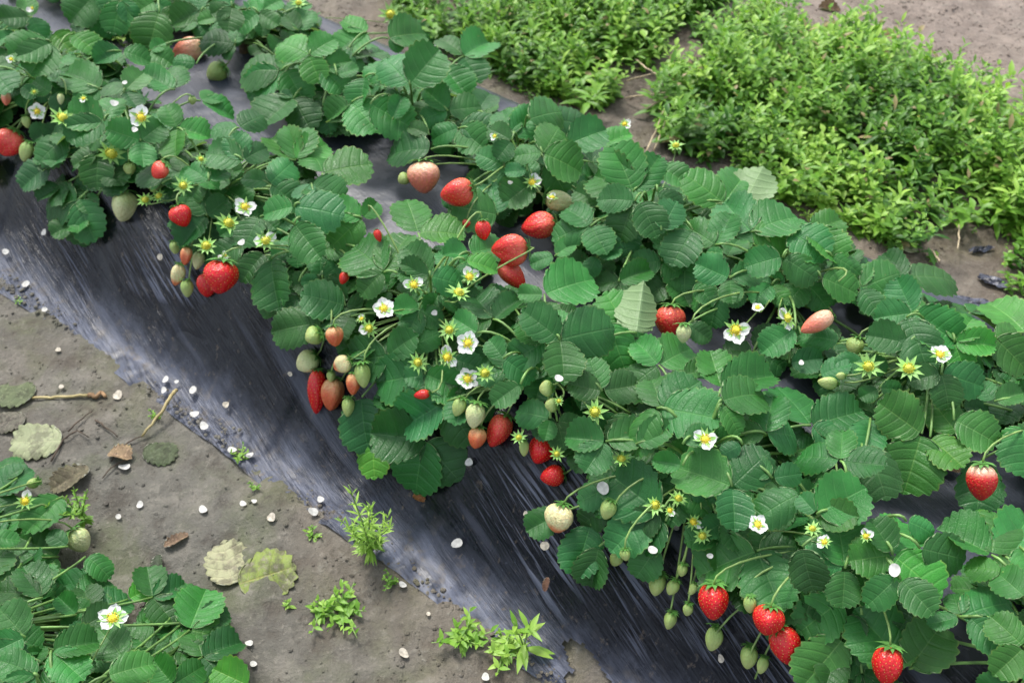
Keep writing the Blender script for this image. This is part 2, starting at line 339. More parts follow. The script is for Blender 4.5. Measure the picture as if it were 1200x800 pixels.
# ------------------------------------------------------------------ leaflet meshes (unit length along +Y, upper face +Z)
def leaflet_mesh(i, W=.46, F=.22, C=.1, Dp=.12, rip=.02, nteeth=9, roll=0., mat=None, tw=0., amp=.042, J=7, sub=4, pleat=.0045):
    r = random.Random(100+i); nn = nteeth*sub
    V, U, Fc = [], [], []
    def bend(x, y, z0):
        z = z0 + F*abs(x)*(.4+.6*y) - C*x*x*2 - Dp*y*y + tw*x*y
        z += rip*math.sin(7*y+i)*x*2 + rip*.6*math.cos(9*x+i*2)*y
        if roll: z += roll*max(0, abs(x)-.22)**1.5*3
        return z
    asy = r.uniform(-.05, .05)
    for side in (-1, 1):
        base = len(V)
        for k in range(nn+1):
            u = k/nn; yb = .5-.5*math.cos(math.pi*u)
            xb = 1.09*W*(math.sin(math.pi*u)**.86)*(.84+.26*yb)*(1+asy*side)
            ph = u*nteeth; fr = ph % 1; dd = min(fr, 1-fr)
            t_amp = amp*1.25*min(1, max(0, (u-.14)/.15))*(1+.25*math.sin(i+int(ph+.5)*1.7))
            off = t_amp*((1-2*dd)**.75-.35)
            dx, dy = xb, yb-.38; L = math.hypot(dx, dy) or 1
            xb += off*dx/L; yb2 = yb+off*dy/L+ (0.012*math.sin(i+side) if 0 < k < nn else 0)
            my = yb**2.05
            for j in range(J+1):
                s = j/J; x = xb*s; y = my+(yb2-my)*s - .085*math.sin(math.pi*s)*(1-yb)*min(1, yb*5)
                bul = pleat*(.5-.5*math.cos(2*math.pi*fr))*(math.sin(math.pi*min(1, s*.96))**.6)
                V.append((side*x, y, bend(x*side, y, bul + (.012*(s**.5)))))
                U.append((ph, s))
        for k in range(nn):
            for j in range(J):
                a = base+k*(J+1)+j; q = (a, a+1, a+J+2, a+J+1)
                Fc.append(q if side > 0 else q[::-1])
    m = mesh('leaflet', V, Fc, mat or MLEAF, True, U)
    bm = bmesh.new(); bm.from_mesh(m); bmesh.ops.remove_doubles(bm, verts=bm.verts, dist=1e-5); bmesh.ops.dissolve_degenerate(bm, dist=1e-6, edges=bm.edges); bm.to_mesh(m); bm.free()
    if sum(p.normal.z for p in m.polygons) < 0: m.flip_normals()
    m.polygons.foreach_set('use_smooth', [True]*len(m.polygons)); m.update()
    return m
LM = []
for i, a in enumerate([(.46, .10, .10, .10), (.47, .28, .05, .12), (.44, .18, .25, .20), (.48, .38, .0, .08), (.45, .02, .30, .25), (.46, .22, .15, .02), (.43, .45, .1, .15), (.48, .12, -.1, .18), (.45, .30, .2, -.05), (.47, -.05, .15, .22), (.46, .2, .1, .3), (.44, .5, -.1, .1)]):
    LM.append(leaflet_mesh(i, a[0], a[1]*1.25+.05, a[2], a[3]*1.35, rip=.024+.010*(i % 3), nteeth=9+(i % 3), tw=(-.12, 0, .12)[i % 3]))
LFOLD = leaflet_mesh(40, .42, .95, .0, .05, nteeth=10)
LSMALL = [leaflet_mesh(50+i, .42, .3, .1, .1, nteeth=7, J=4, sub=2, amp=.05) for i in range(3)]

# ------------------------------------------------------------------ plants: crowns along the two rows
plants = []
def add_plant(t, s, row):
    x, y = xy(t, s); z = surf(x, y)
    e = link(bpy.data.objects.new('strawberry_plant', None)); e.location = (x, y, z); e.empty_display_size = .05
    v, f = tube([Vector((0, 0, -.01)), Vector((0, 0, .012)), Vector((.002, 0, .028))], .013, .008, 9)
    ob('crown', mesh('crown', v, f, MCROWN), e)
    plants.append(dict(e=e, p=Vector((x, y, z)), row=row, t=t, n=0)); return e
NEAR_T = [-1.90, -1.67, -1.44, -1.20, -.97, -.74, -.52, -.29, -.07, .15]
FAR_T = [-2.02, -1.78, -1.55, -1.31, -1.08, -.84, -.60, -.37, -.13, .08]
LOW_T = [-1.05, -.87, -.70]
for k, t in enumerate(NEAR_T): add_plant(t+R.uniform(-.02, .02), .775, 'near')
for k, t in enumerate(FAR_T): add_plant(t+R.uniform(-.02, .02), 1.13, 'far')
for k, t in enumerate(LOW_T): add_plant(t, .07, 'low')
def canopy(x, y):
    t, s = st(x, y); r = min((x-p['p'].x)**2+(y-p['p'].y)**2 for p in plants)**.5
    h = .055+.085*math.exp(-(r/.13)**2)
    if s < .70 and s > .3: h = .03+.03*max(0, (s-.53)/.17)
    if .2 < s <= .3: h = .05
    return h
def nearest(P, row=None):
    c = [p for p in plants if row is None or p['row'] == row]
    return min(c, key=lambda q: (q['p'].x-P.x)**2+(q['p'].y-P.y)**2)
def hitc(px, py, extra=0.):
    P, k = hit(px, py, .1)
    for _ in range(3): h = canopy(P.x, P.y)+extra; P, k = hit(px, py, h)
    return P, k, h
LEAFLETS = []              # base, centre, axes for the occlusion test
def put_leaflet(par, origin, B, ydir, nrm, L, wx, tint, me=None, mat=None):
    me = me or R.choice(LM); M = frame(B-origin, ydir, nrm, L, wx)
    o = ob('leaflet', me, par, M); o.color = (*tint, 1)
    Mw = frame(B, ydir, nrm, L, wx); x = Mw.col[0].xyz; y = Mw.col[1].xyz
    LEAFLETS.append((B+y*.5, x*.46, y*.52, x.cross(y).normalized())); return o
def front(px, py, kmax):
    d = ray(px, py); best = kmax
    for c, ax, ay, n in LEAFLETS:
        dn = d.dot(n)
        if abs(dn) < 1e-5: continue
        k = (c-CAM).dot(n)/dn
        if k < .2 or k >= best: continue
        q = CAM+d*k-c; u = q.dot(ax)/ax.length_squared; v = q.dot(ay)/ay.length_squared
        if u*u+v*v < 1: best = k
    return best
TINT = {'': (1, 1, 1), 'n': (1.22, 1.16, .9), 'd': (.8, .85, .9), 'y': (1.75, 1.45, .9), 'p': (1, 1, 1)}
def petiole(pl, J, r=.0019):
    P0 = pl['p']+Vector((0, 0, .02)); v = J-P0; hor = Vector((v.x, v.y, 0)); up = max(.03, v.z)
    pts = bez(P0, P0+hor*.15+Vector((0, 0, up*.75)), J-hor*.25+Vector((0, 0, .012+.1*up)), J, 10)
    return tube(pts, r*1.25, r*.85, 6, pl['p'])
def leaf(jx, jy, tips, flag='', dh=0.):
    row = 'low' if (jx < 330 and jy > 520) else None
    P, k, h = hitc(jx, jy, R.uniform(-.012, .018)+dh)
    pl = nearest(P, row) if row else nearest(P); pl['n'] += 1
    v, f = petiole(pl, P); lf = ob('leaf', mesh('leaf', v, f, MSTEM), pl['e'])
    out = (P-pl['p']); out.z = 0; out = out.normalized() if out.length > .01 else Vector((0, -1, 0))
    toc = (CAM-P).normalized(); t, s = st(P.x, P.y)
    N0 = Vector((0, 0, 1))*1.0 + out*.25 + toc*.65 + Vector((R.gauss(0, .13), R.gauss(0, .13), 0))
    if s < .70 and row is None: N0 += Vector((-N_[0], -N_[1], 0))*.55
    N0.normalize(); base = R.uniform(.82, 1.16); 
    for (tx, ty) in tips:
        N = (N0+Vector((R.gauss(0, .12), R.gauss(0, .12), R.gauss(0, .06)))).normalized()
        d = ray(tx, ty); dn = d.dot(N); Tp = CAM+d*((P-CAM).dot(N)/dn) if abs(dn) > .15 else CAM+d*k
        ln = math.hypot(tx-jx, ty-jy)*k/FPX
        y = Tp-P
        if y.length > ln*1.55: Tp = CAM+d*k*(1 if y.length == 0 else 1); y = Tp-P
        L = min(max(.016, y.length)*1.04, .078); y.normalize()
        tint = tuple(a*base*R.uniform(.93, 1.07) for a in TINT.get(flag[:1], (1, 1, 1)))
        wx = R.uniform(.90, 1.08)
        if len(tips) == 1: wx = R.uniform(.82, .98)
        me = None
        if 'f' in flag: me = LFOLD
        nn = N if 'u' not in flag else -N                     # u: the pale underside shows
        B = P+y*.003
        put_leaflet(lf, pl['p'], B, y, nn, L, wx, tint, me)
    return lf
#LEAFDATA
LEAVES = [
(35,20,[(2,22),(50,42),(30,0)]),(110,-5,[(84,24),(130,34)]),(142,0,[(132,36),(155,22)]),(182,2,[(150,20),(200,14)]),(187,14,[(172,54),(212,22)],'n'),
(62,38,[(103,78)],'y'),(85,40,[(113,60)],'y'),(60,50,[(14,62),(38,82)]),(143,60,[(113,70),(173,68)]),(175,60,[(199,72),(190,50)]),(147,106,[(122,98),(160,126),(166,86)]),
(205,105,[(170,88),(194,74)]),(118,105,[(76,82),(93,120)],'d'),(122,142,[(80,132),(82,160),(133,112)]),(165,165,[(128,152),(168,193),(188,146)]),(200,155,[(178,172),(180,134),(216,168)]),
(-10,82,[(9,68),(10,102)]),(-10,130,[(12,142)]),(80,160,[(44,182),(102,164)]),(60,190,[(27,217),(50,180)],'d'),(92,234,[(38,240),(107,278),(90,294)],'d'),(115,178,[(88,192),(112,214)]),
(235,14,[(203,26),(232,-5),(205,0)]),(272,8,[(250,16),(268,30),(258,-8)]),(303,15,[(280,32),(324,28),(300,0)]),(276,52,[(237,43),(280,28),(262,64)],'d'),
(362,65,[(329,45),(388,44),(374,94)],'n'),(350,36,[(359,14),(335,20)]),(329,83,[(281,78),(288,109),(342,62)]),(335,82,[(356,117)]),(344,115,[(308,143),(362,148),(330,112)],'d'),
(378,80,[(402,104),(408,70)],'n'),(208,150,[(195,124),(242,158),(202,179)],'n'),(235,118,[(273,130),(255,108)],'d'),(280,150,[(306,132),(250,150)]),(285,188,[(244,176),(273,160),(309,172)]),
(347,188,[(320,160),(350,150),(380,166)],'n'),(378,203,[(439,187),(368,172)],'n'),(316,216,[(288,205),(342,188),(353,240)]),(365,215,[(397,237),(350,228)],'d'),(345,242,[(311,248),(392,246)]),
(242,253,[(222,226),(213,283),(264,235)],'d'),(287,285,[(249,305),(270,275)],'d'),(305,254,[(285,282),(320,264)],'d'),(310,296,[(284,325)],'d'),(318,303,[(322,376)],''),(345,262,[(373,300)]),
(425,256,[(394,281),(441,238),(392,240)],'n'),(490,273,[(478,234),(538,268)],'n'),(450,319,[(411,282),(478,264),(424,340)],'n'),(504,324,[(477,291),(539,331),(470,318)]),
(550,296,[(523,296),(584,290)]),(545,305,[(580,313)],'y'),(583,252,[(533,240),(575,212)],'d'),(578,374,[(556,343),(606,350),(536,384)]),(405,358,[(358,344),(364,378),(441,360)]),
(378,378,[(321,384)]),(455,416,[(408,424),(482,394)],'d'),(478,408,[(508,392)],'d'),(498,438,[(437,448),(541,457)]),(524,470,[(472,498),(548,516)],'d'),
(500,515,[(478,583),(531,559),(438,508)],'d'),(424,465,[(426,526)],'d'),(438,508,[(436,556)],'y'),
(430,38,[(404,25),(398,58)],'n'),(480,100,[(442,54),(512,60)],''),(462,98,[(434,68)],'d'),(428,90,[(420,123)],'d'),(395,88,[(417,80)]),(543,66,[(521,40),(572,46),(562,93)],''),
(520,80,[(547,109)],'d'),(412,120,[(446,156),(384,138)]),(434,122,[(480,148)]),(525,130,[(495,137),(500,105),(560,124)]),(538,150,[(507,159),(563,170),(578,146)]),(503,158,[(481,148)]),
(505,175,[(453,172)],'d'),(560,130,[(574,107)]),(455,45,[(496,34),(470,54)],'n'),(480,34,[(527,38)],'n'),
(636,180,[(656,147),(607,178),(679,196)],'n'),(640,190,[(662,220)],'n'),(643,141,[(714,141)]),(664,170,[(706,152)]),(700,170,[(735,160)],'n'),(620,140,[(662,125)]),(600,160,[(590,128),(627,135)]),
(742,225,[(721,172),(689,200),(770,188)]),(744,236,[(725,273),(706,230)],'d'),(750,236,[(769,272)],'d'),(770,225,[(797,240)],'d'),(692,265,[(666,242),(651,274),(709,293)]),
(705,238,[(677,226)]),(772,195,[(805,212)]),(775,270,[(792,238)]),(625,213,[(594,236),(615,190)]),(618,200,[(595,200)],'d'),(812,270,[(771,286),(790,302)]),
(848,238,[(881,192),(808,205)],'n'),(870,242,[(893,198)],'u'),(880,272,[(848,237),(928,248),(927,276)]),(838,287,[(805,262),(856,256),(838,304)]),(925,272,[(965,293),(944,258)]),
(950,270,[(983,258),(984,302)],'n'),(917,301,[(879,309)]),(918,302,[(953,322)]),(855,326,[(819,310),(889,318),(858,352)]),(803,302,[(822,290),(802,337),(777,320)]),
(815,330,[(833,353)],'d'),(962,325,[(1002,341)]),(975,300,[(1007,315)]),(1062,325,[(1118,318),(1038,302)]),(1008,338,[(1052,318),(1028,362),(1004,310)]),
(1070,367,[(1120,398),(1053,331),(1030,371)]),(1062,372,[(1086,422)],'d'),(1064,402,[(1020,393)],'d'),(1118,401,[(1138,373),(1163,403),(1130,430)],'n'),(1202,390,[(1161,345)],'n'),
(1165,395,[(1202,430),(1190,385)],'n'),(1103,437,[(1069,446),(1149,451),(1115,471)]),(845,345,[(831,376),(811,350),(869,350)]),(932,386,[(897,408)],'d'),(984,400,[(943,390)],'d'),
(925,425,[(960,420)],'d'),(845,455,[(834,414),(902,436)],'n'),(845,470,[(897,452)]),(845,475,[(868,500)],'n'),(775,478,[(841,489),(816,447),(765,444)]),
(897,508,[(905,471),(867,506),(936,506)]),(950,498,[(917,453),(1013,480),(985,518)]),(985,540,[(937,528),(987,510),(1033,546)]),(858,570,[(797,547),(897,531),(862,616)]),
(1080,508,[(1034,474),(1062,571)],'n'),(1122,510,[(1090,460)],'n'),(1118,492,[(1164,514)]),(1010,520,[(1043,570)]),(1020,490,[(1015,528)]),(1090,512,[(1126,543)],'y'),
(1200,500,[(1181,522),(1202,554)]),(957,602,[(1009,573),(939,582)]),(956,606,[(1000,604)],'n'),(938,578,[(890,600)]),(887,645,[(819,670),(949,640),(916,716)],'d'),
(990,666,[(943,656),(988,707),(984,611)]),(987,702,[(942,736)]),(988,748,[(944,801)]),(985,750,[(1041,760)],'d'),(1046,650,[(1000,656),(1100,692),(1060,606)],'n'),
(1046,648,[(1024,612)]),(1078,642,[(1133,655)]),(1062,610,[(1095,622)]),(1051,676,[(1024,704)]),(1055,678,[(1090,713)]),(1065,783,[(990,703),(1101,735)],'n'),
(1162,650,[(1168,596),(1107,617)],'n'),(1175,670,[(1137,660)],'n'),(1202,700,[(1167,668)]),(1175,650,[(1207,604)]),(1125,722,[(1180,700),(1092,731),(1117,694)]),(1135,722,[(1174,758)],'d'),
(1200,758,[(1167,724),(1170,787)],'n'),(1188,800,[(1150,802)]),(656,398,[(617,365),(718,382),(663,441)]),(638,345,[(693,322),(611,345)]),(640,400,[(601,421),(609,380)]),
(712,378,[(734,431)]),(728,382,[(703,340)],'y'),(740,392,[(712,345)],'n'),(746,390,[(753,334)],'uf'),(725,330,[(760,315)],'n'),(772,428,[(747,400),(809,405),(733,454)]),
(706,458,[(692,423),(669,450),(742,452)]),(770,478,[(741,521)]),(645,490,[(607,480),(640,511)]),(710,517,[(667,511),(688,549),(752,506)]),(745,520,[(782,500)]),
(774,600,[(719,560),(745,618)],'d'),(800,545,[(769,540)],'d'),(715,590,[(681,613)],'d'),(692,615,[(675,670)],'d'),(702,640,[(692,684)],'d'),(658,600,[(622,620)],'d'),
(760,600,[(721,640)],'d'),(780,610,[(754,642)],'d'),(770,640,[(748,674)],'d'),(776,306,[(801,274),(812,333),(744,309)]),(590,195,[(564,180),(613,184),(598,217)]),
(600,165,[(575,150),(585,182)]),(190,215,[(164,196),(216,205)],'d'),(245,212,[(222,194),(264,200)],'d'),(1012,420,[(985,432),(1035,430)],'d'),(700,300,[(725,290),(690,318)],'d'),
(720,250,[(735,290)],'d'),(650,300,[(625,305),(670,285)]),(805,380,[(830,395)],'d'),(800,440,[(835,430)]),(590,420,[(575,400),(620,440)],'d'),(560,390,[(535,375)],'d'),(610,450,[(580,470)],'d'),
(1030,455,[(1010,465),(1055,455)]),(1165,470,[(1195,460),(1150,450)]),(905,560,[(880,540),(935,555)],'d'),(800,520,[(830,505)],'d'),(460,200-60,[(470,115)],'d'),
(230,75,[(205,70)],'d'),(20,40,[(0,45)]),(60,110,[(40,95),(70,125)],'d'),(25,100,[(40,112)],'d'),(365,5,[(340,12)]),(330,0,[(310,8)]),(1195,640,[(1215,680)],'n'),(1165,610,[(1140,600)],'n'),
(940,640,[(950,690)],'d'),(1010,720,[(1000,745)],'d'),(960,440,[(990,425)],'d'),(870,520,[(850,530)],'d'),(530,420,[(560,430)],'d'),(350,330,[(370,330)],'d'),(430,300,[(405,310)],'d'),(545,225,[(520,235)],'d'),
# lower left bed
(-6,580,[(31,550),(12,602)]),(73,582,[(34,616)]),(-12,630,[(18,630)]),(69,652,[(24,627),(36,681)],'n'),(112,681,[(61,690)]),(50,700,[(0,690),(30,664)]),(150,702,[(191,680)],'y'),
(222,738,[(240,691),(269,746)],'n'),(233,783,[(144,742),(205,710)],'n'),(60,762,[(111,750),(95,792)]),(30,746,[(0,714),(-5,762)]),(146,772,[(117,734)],'d'),(125,792,[(177,775)]),
(45,792,[(4,770),(10,808)]),(203,802,[(180,774),(237,780)],'n'),(292,803,[(254,785)],'y'),(100,652,[(127,668)]),(90,720,[(70,700)]),(20,560,[(5,535)]),(1150,538,[(1147,594)],'',-.035),(80,640,[(60,625)],'d'),(160,735,[(185,715)],'n'),
(25,660,[(0,655)],'d'),(95,735,[(130,715)]),
]
for a in LEAVES: leaf(*a)

BERRIES = [
(11,168,26,30,115,'coral'),(7,116,12,14,100,'pink'),(31,178,14,22,105,'green'),(145,242,26,33,95,'white','large pale unripe strawberry hanging over the film',1),(187,200,20,20,140,'coral'),
(220,60,23,36,182,'pink','cream and pink strawberry with a narrow neck',1),(253,85,20,22,160,'green','',1),(213,253,22,24,60,'red'),(218,300,15,20,100,'orange'),(232,305,14,20,95,'white'),(208,322,17,24,110,'half'),
(219,338,13,19,95,'green'),(205,290,11,14,90,'green'),(243,334,20,26,105,'red','',1),(259,325,39,36,95,'red','large ripe red strawberry on the film',1),(443,276,10,14,80,'red'),(403,326,12,14,110,'red'),
(360,424,22,26,165,'white','pale unripe strawberry pointing left over the film',1),(371,459,23,48,95,'red','long ripe red strawberry',1),(390,462,24,36,100,'orange','',1),(392,394,20,22,90,'orange'),(367,394,20,18,160,'green'),
(401,427,18,20,150,'half'),(388,441,10,12,90,'green'),(425,440,20,27,95,'green'),(414,450,16,24,100,'orange'),(408,477,14,21,100,'green','',1),
(497,208,38,34,100,'pink','broad blushing pink and cream strawberry'),(473,210,13,13,170,'green'),(535,225,30,36,165,'coral'),(566,270,19,22,95,'red'),(546,262,8,9,90,'coral'),(597,293,30,40,190,'coral'),(600,322,22,40,30,'coral'),
(631,265,34,37,175,'coral'),(656,235,21,32,350,'white'),(494,462,12,18,180,'red'),(538,477,17,21,110,'green'),(557,487,22,28,100,'white'),(559,513,20,24,110,'orange','',1),(584,505,30,38,115,'coral','bright light red strawberry',1),
(634,528,26,30,110,'red','',1),(647,557,25,26,170,'red','',1),(655,607,28,32,105,'half','cream strawberry with a blush of orange at its tip',1),(614,525,11,18,95,'green'),
(785,377,32,35,100,'coral'),(801,391,20,20,95,'white'),(957,378,20,38,165,'pink'),(970,448,15,21,190,'green'),(985,440,9,10,190,'green'),(1002,406,18,20,120,'green'),
(1150,565,33,40,92,'shoulder','red strawberry with pale shoulders lying on one leaf',1),(836,705,38,40,95,'red'),(900,727,31,32,95,'red'),(921,757,33,46,70,'red'),(1040,780,36,42,100,'red'),
(770,685,22,25,105,'green'),(788,688,16,18,110,'green'),(699+137,748,19,28,95,'green'),(877,770,17,26,100,'green'),(893,779,13,20,95,'green'),(785,727,16,20,105,'green'),(806,714,12,14,90,'green'),(879,708,13,19,90,'green'),
(93,633,26,27,60,'white'),(38,566,12,14,180,'green'),(640,455,18,15,190,'green'),(646,474,18,14,190,'green'),(722,655,15,16,120,'green'),(733,650,12,13,80,'green'),(712,597,16,22,100,'green'),(31,143,11,13,90,'green'),(152,198,13,14,90,'green'),
(225,118,9,9,90,'green'),(71,116,8,12,90,'white'),(812,690,10,14,110,'green'),(800,668,12,14,100,'green'),
]
FLOWERS = [(44,131,19,5),(165,138,27,3),(13,70,11,3),(38,10,9,2),(40,108,9,0),(287,243,24,4),(263,399-100,10,2),(312,283,28,2,'s'),(450,362,25,5),(485,334,24,2),(550,325,24,2),(537,345,27,0),(549,402,27,5),(548,445,27,5),
(524,419,26,2),(489,425,22,0),(568,438,24,0),(432,385,24,1,'s'),(424,374,14,1),(527,387,22,0),(624,214,22,2),(647,232,15,2),(510,62,16,4),(732,146,15,2),(792,172,18,0),(697,483,27,0),(728,539,22,0),(768,592,24,0),
(812,612,22,1),(823,628,20,0),(887,615,24,5),(827,515,28,3),(863,387,32,3),(921,373,28,2,'s'),(888,361,14,5),(1017,430,28,0),(1065,433,29,0),(1101,416,25,4),(966,635,18,3),(1015,628,18,2),(952,620,18,0),
(129,182,30,0),(72,140,28,0),(98,116,12,1),(215,218,20,0),(235,187,13,0),(170,235,18,0),(187,231,18,0),(242,289,24,0),(267,263,28,0),(30,587,24,1),(132,725,32,4),(652,532,16,0),(608,513,16,0),(580,160,11,2),
(785,598,16,1),(795,585,20,0),(458,18,24,0),(350,5,16,0),(655,470,12,0)]
# ------------------------------------------------------------------ lower, half-hidden leaves that close the canopy
keep = [(b[0], b[1], max(b[2], b[3])*.62+3) for b in BERRIES if len(b) > 7]
gaps = [(450,205,55),(420,215,30),(480,212,22),(240,90,38),(215,78,25),(270,125,32),(1060,592,48),(1100,600,50),(1130,590,45),(1020,582,30),(1170,590,38),(1100,570,40),(1110,752,34),(1150,565,36),(195,65,20),(1145,760,30),(1185,560,25)]
gaps_ = [(a, b, c+13) for a, b, c in gaps]
cov = [proj(c)[:2] for c, ax, ay, n in LEAFLETS]
covr = [max(ay.length, ax.length)*FPX/proj(c)[2] for c, ax, ay, n in LEAFLETS]
def inframe(p, m=0): return -m < p[0] < 1200+m and -m < p[1] < 800+m
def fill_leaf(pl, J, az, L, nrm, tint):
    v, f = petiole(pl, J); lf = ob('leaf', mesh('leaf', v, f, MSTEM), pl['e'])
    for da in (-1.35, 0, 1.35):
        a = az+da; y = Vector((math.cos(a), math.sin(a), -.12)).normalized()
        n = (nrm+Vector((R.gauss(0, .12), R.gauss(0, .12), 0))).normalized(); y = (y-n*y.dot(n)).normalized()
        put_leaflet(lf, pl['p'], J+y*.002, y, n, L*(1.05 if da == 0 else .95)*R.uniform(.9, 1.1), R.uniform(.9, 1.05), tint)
for pl in plants:
    for q in range(7 if pl['row'] != 'low' else 0):
        az = q*.9+R.uniform(-.3, .3); rad = R.uniform(.0, .055); J = pl['p']+Vector((math.cos(az)*rad, math.sin(az)*rad, 0)); J.z = surf(J.x, J.y)+R.uniform(.060, .095); L = R.uniform(.034, .046)
        ps = [proj(J+Vector((math.cos(az+d), math.sin(az+d), 0))*L) for d in (-1.35, 0, 1.35)]+[proj(J)]
        if any((p[0]-a)**2+(p[1]-b)**2 < c*c for p in ps for a, b, c in gaps_+keep): continue
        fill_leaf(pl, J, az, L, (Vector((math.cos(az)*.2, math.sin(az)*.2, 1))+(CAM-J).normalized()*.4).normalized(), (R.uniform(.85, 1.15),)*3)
    for q in range(84):
        az = R.uniform(0, 6.283); top = q % 2
        rad = R.uniform(.03, .15 if pl['row'] != 'low' else .26); L = R.uniform(.036, .052); J = pl['p']+Vector((math.cos(az)*rad, math.sin(az)*rad, 0))
        J.z = surf(J.x, J.y)+R.uniform(.02, .058)
        tips_ = [J+Vector((math.cos(az+d), math.sin(az+d), 0))*L for d in (-1.35, 0, 1.35)]
        pj = proj(J); ok = True
        vis = any(inframe(proj(x), 20) for x in tips_+[J])
        if not vis:
            J.z += .04*(1-rad/.16)+.02
            if q > 30: continue
        else:
            for x in tips_+[J]+[(x+J)*.5 for x in tips_]:
                p = proj(x)
                if not inframe(p, 5): continue
                if any((p[0]-a)**2+(p[1]-b)**2 < (c)**2 for a, b, c in gaps_): ok = False; break
                if any((p[0]-a)**2+(p[1]-b)**2 < (c)**2 for a, b, c in keep if True): 
                    ok = False; break
                if not any((p[0]-a)**2+(p[1]-b)**2 < (r*1.28)**2 for (a, b), r in zip(cov, covr)): ok = False; break
        if not ok: continue
        n = Vector((math.cos(az)*.3, math.sin(az)*.3, 1)).normalized()
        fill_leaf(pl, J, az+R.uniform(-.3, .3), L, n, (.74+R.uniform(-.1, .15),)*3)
# ------------------------------------------------------------------ strawberries
def berry_mesh(kind, seed, fat=.46):
    r = random.Random(seed); nu, nv = 40, 28; V, Fc, MI = [], [], []
    seeds = []
    for k in range(11):
        z = .07+.86*k/10.5; rad = math.sin(math.pi*min(1, z**.62))**.75; c = max(3, int(round(14*rad)))
        for q in range(c): seeds.append((2*math.pi*(q+.5*(k % 2)+r.uniform(-.1, .1))/c, z+r.uniform(-.012, .012)))
    SA = np.array(seeds)
    lob = [(r.uniform(0, 6.28), r.choice((2, 3, 3, 5)), r.uniform(.02, .07)) for _ in range(3)]
    def prof(z): return fat*(math.sin(math.pi*min(1, max(0, z))**.74)**.58)
    def pos(th, z, out=0.):
        rad = prof(z)*(1+sum(a*math.sin(n*th+p) for p, n, a in lob))+out
        return (rad*math.cos(th), rad*math.sin(th)*.93, -z-.05*math.exp(-(z/.08)**2)*0)
    V.append((0, 0, .0))
    for i in range(1, nv):
        z = (i/nv)
        z = .5-.5*math.cos(math.pi*z); z = .02+.98*z
        for j in range(nu):
            th = 2*math.pi*j/nu; dth = np.abs((SA[:, 0]-th+math.pi) % (2*math.pi)-math.pi)*prof(z); dz = (SA[:, 1]-z)
            d2 = (dth**2+(dz*.8)**2).min(); V.append(pos(th, z, -.034*math.exp(-d2/.0012)))
    V.append((0, 0, -1.0)); last = len(V)-1
    for j in range(nu):
        Fc.append((0, 1+j, 1+(j+1) % nu)); b = 1+(nv-2)*nu; Fc.append((last, b+(j+1) % nu, b+j))
    for i in range(nv-2):
        for j in range(nu): a = 1+i*nu; Fc.append((a+j, a+nu+j, a+nu+(j+1) % nu, a+(j+1) % nu))
    MI = [0]*len(Fc)
    for th, z in seeds:
        c = Vector(pos(th, z, -.012)); c2 = Vector(pos(th+.01, z)); c3 = Vector(pos(th, z+.01)); tu = (c2-Vector(pos(th, z))).normalized(); tv = (c3-Vector(pos(th, z))).normalized(); n = tu.cross(tv)
        if n.dot(Vector((c.x, c.y, 0))) < 0: n = -n
        b = len(V)
        for a, d in ((tv, .020), (tu, .012), (tv, -.020), (tu, -.012)): V.append(tuple(c+a*d))
        V.append(tuple(c+n*.011)); 
        for q in range(4): Fc.append((b+q, b+(q+1) % 4, b+4)); MI.append(1)
    m = mesh('strawberry', V, Fc, [BM[kind], MSEEDG if kind in ('green', 'white', 'half') else MSEED], True, None, MI)
    bm = bmesh.new(); bm.from_mesh(m); bmesh.ops.recalc_face_normals(bm, faces=bm.faces); bm.to_mesh(m); bm.free(); return m
BMESH = {k: [berry_mesh(k, 10+s+37*j, f) for s, f in enumerate((.44, .50, .40))] for j, k in enumerate(BM)}
def sepals_mesh(n, ln, w, lift, curl, mat, seed=0):
    r = random.Random(seed); V, Fc = [], []
    for q in range(n):
        a = 2*math.pi*q/n+r.uniform(-.12, .12); l = ln*r.uniform(.75, 1.15); ca, sa = math.cos(a), math.sin(a); b = len(V); lf = lift+r.uniform(-.15, .15)
        for i in range(6):
            u = i/5; wd = w*(math.sin(math.pi*min(1, u*.82+.14))**.9)*(1-u**3)+.002; rr = .03+l*u*math.cos(lf); z = l*u*math.sin(lf)-curl*u*u*l
            for k in (-1, 0, 1): V.append((rr*ca-wd*k*sa, rr*sa+wd*k*ca, z+abs(k)*wd*.35))
        for i in range(5):
            for k in range(2): s = b+i*3+k; Fc.append((s, s+3, s+4, s+1))
    m = mesh('calyx', V, Fc, mat); return m
CALYX = [sepals_mesh(10, .50, .085, .45, .5, MCALYX, s) for s in range(3)]
SPENT = [sepals_mesh(10, .55, .085, .35, .15, MSPENT, 20+s) for s in range(3)]
def tip_dir(ang, down=.1):
    a = math.radians(ang); v = CR*math.cos(a)-CU*math.sin(a); v = v+Vector((0, 0, -down)); return v.normalized()
def stalk(par, origin, pl, E, enddir, r=.0012, mat=None):
    P0 = pl['p']+Vector((R.uniform(-.01, .01), R.uniform(-.01, .01), .02)); d = (E-P0); hor = Vector((d.x, d.y, 0))
    c1 = P0+hor*.3+Vector((0, 0, max(.05, d.z*.9))); c2 = E+enddir*.035
    v, f = tube(bez(P0, c1, c2, E, 9), r*1.2, r, 5, origin); return ob('stalk', mesh('stalk', v, f, mat or MSTALK), par)
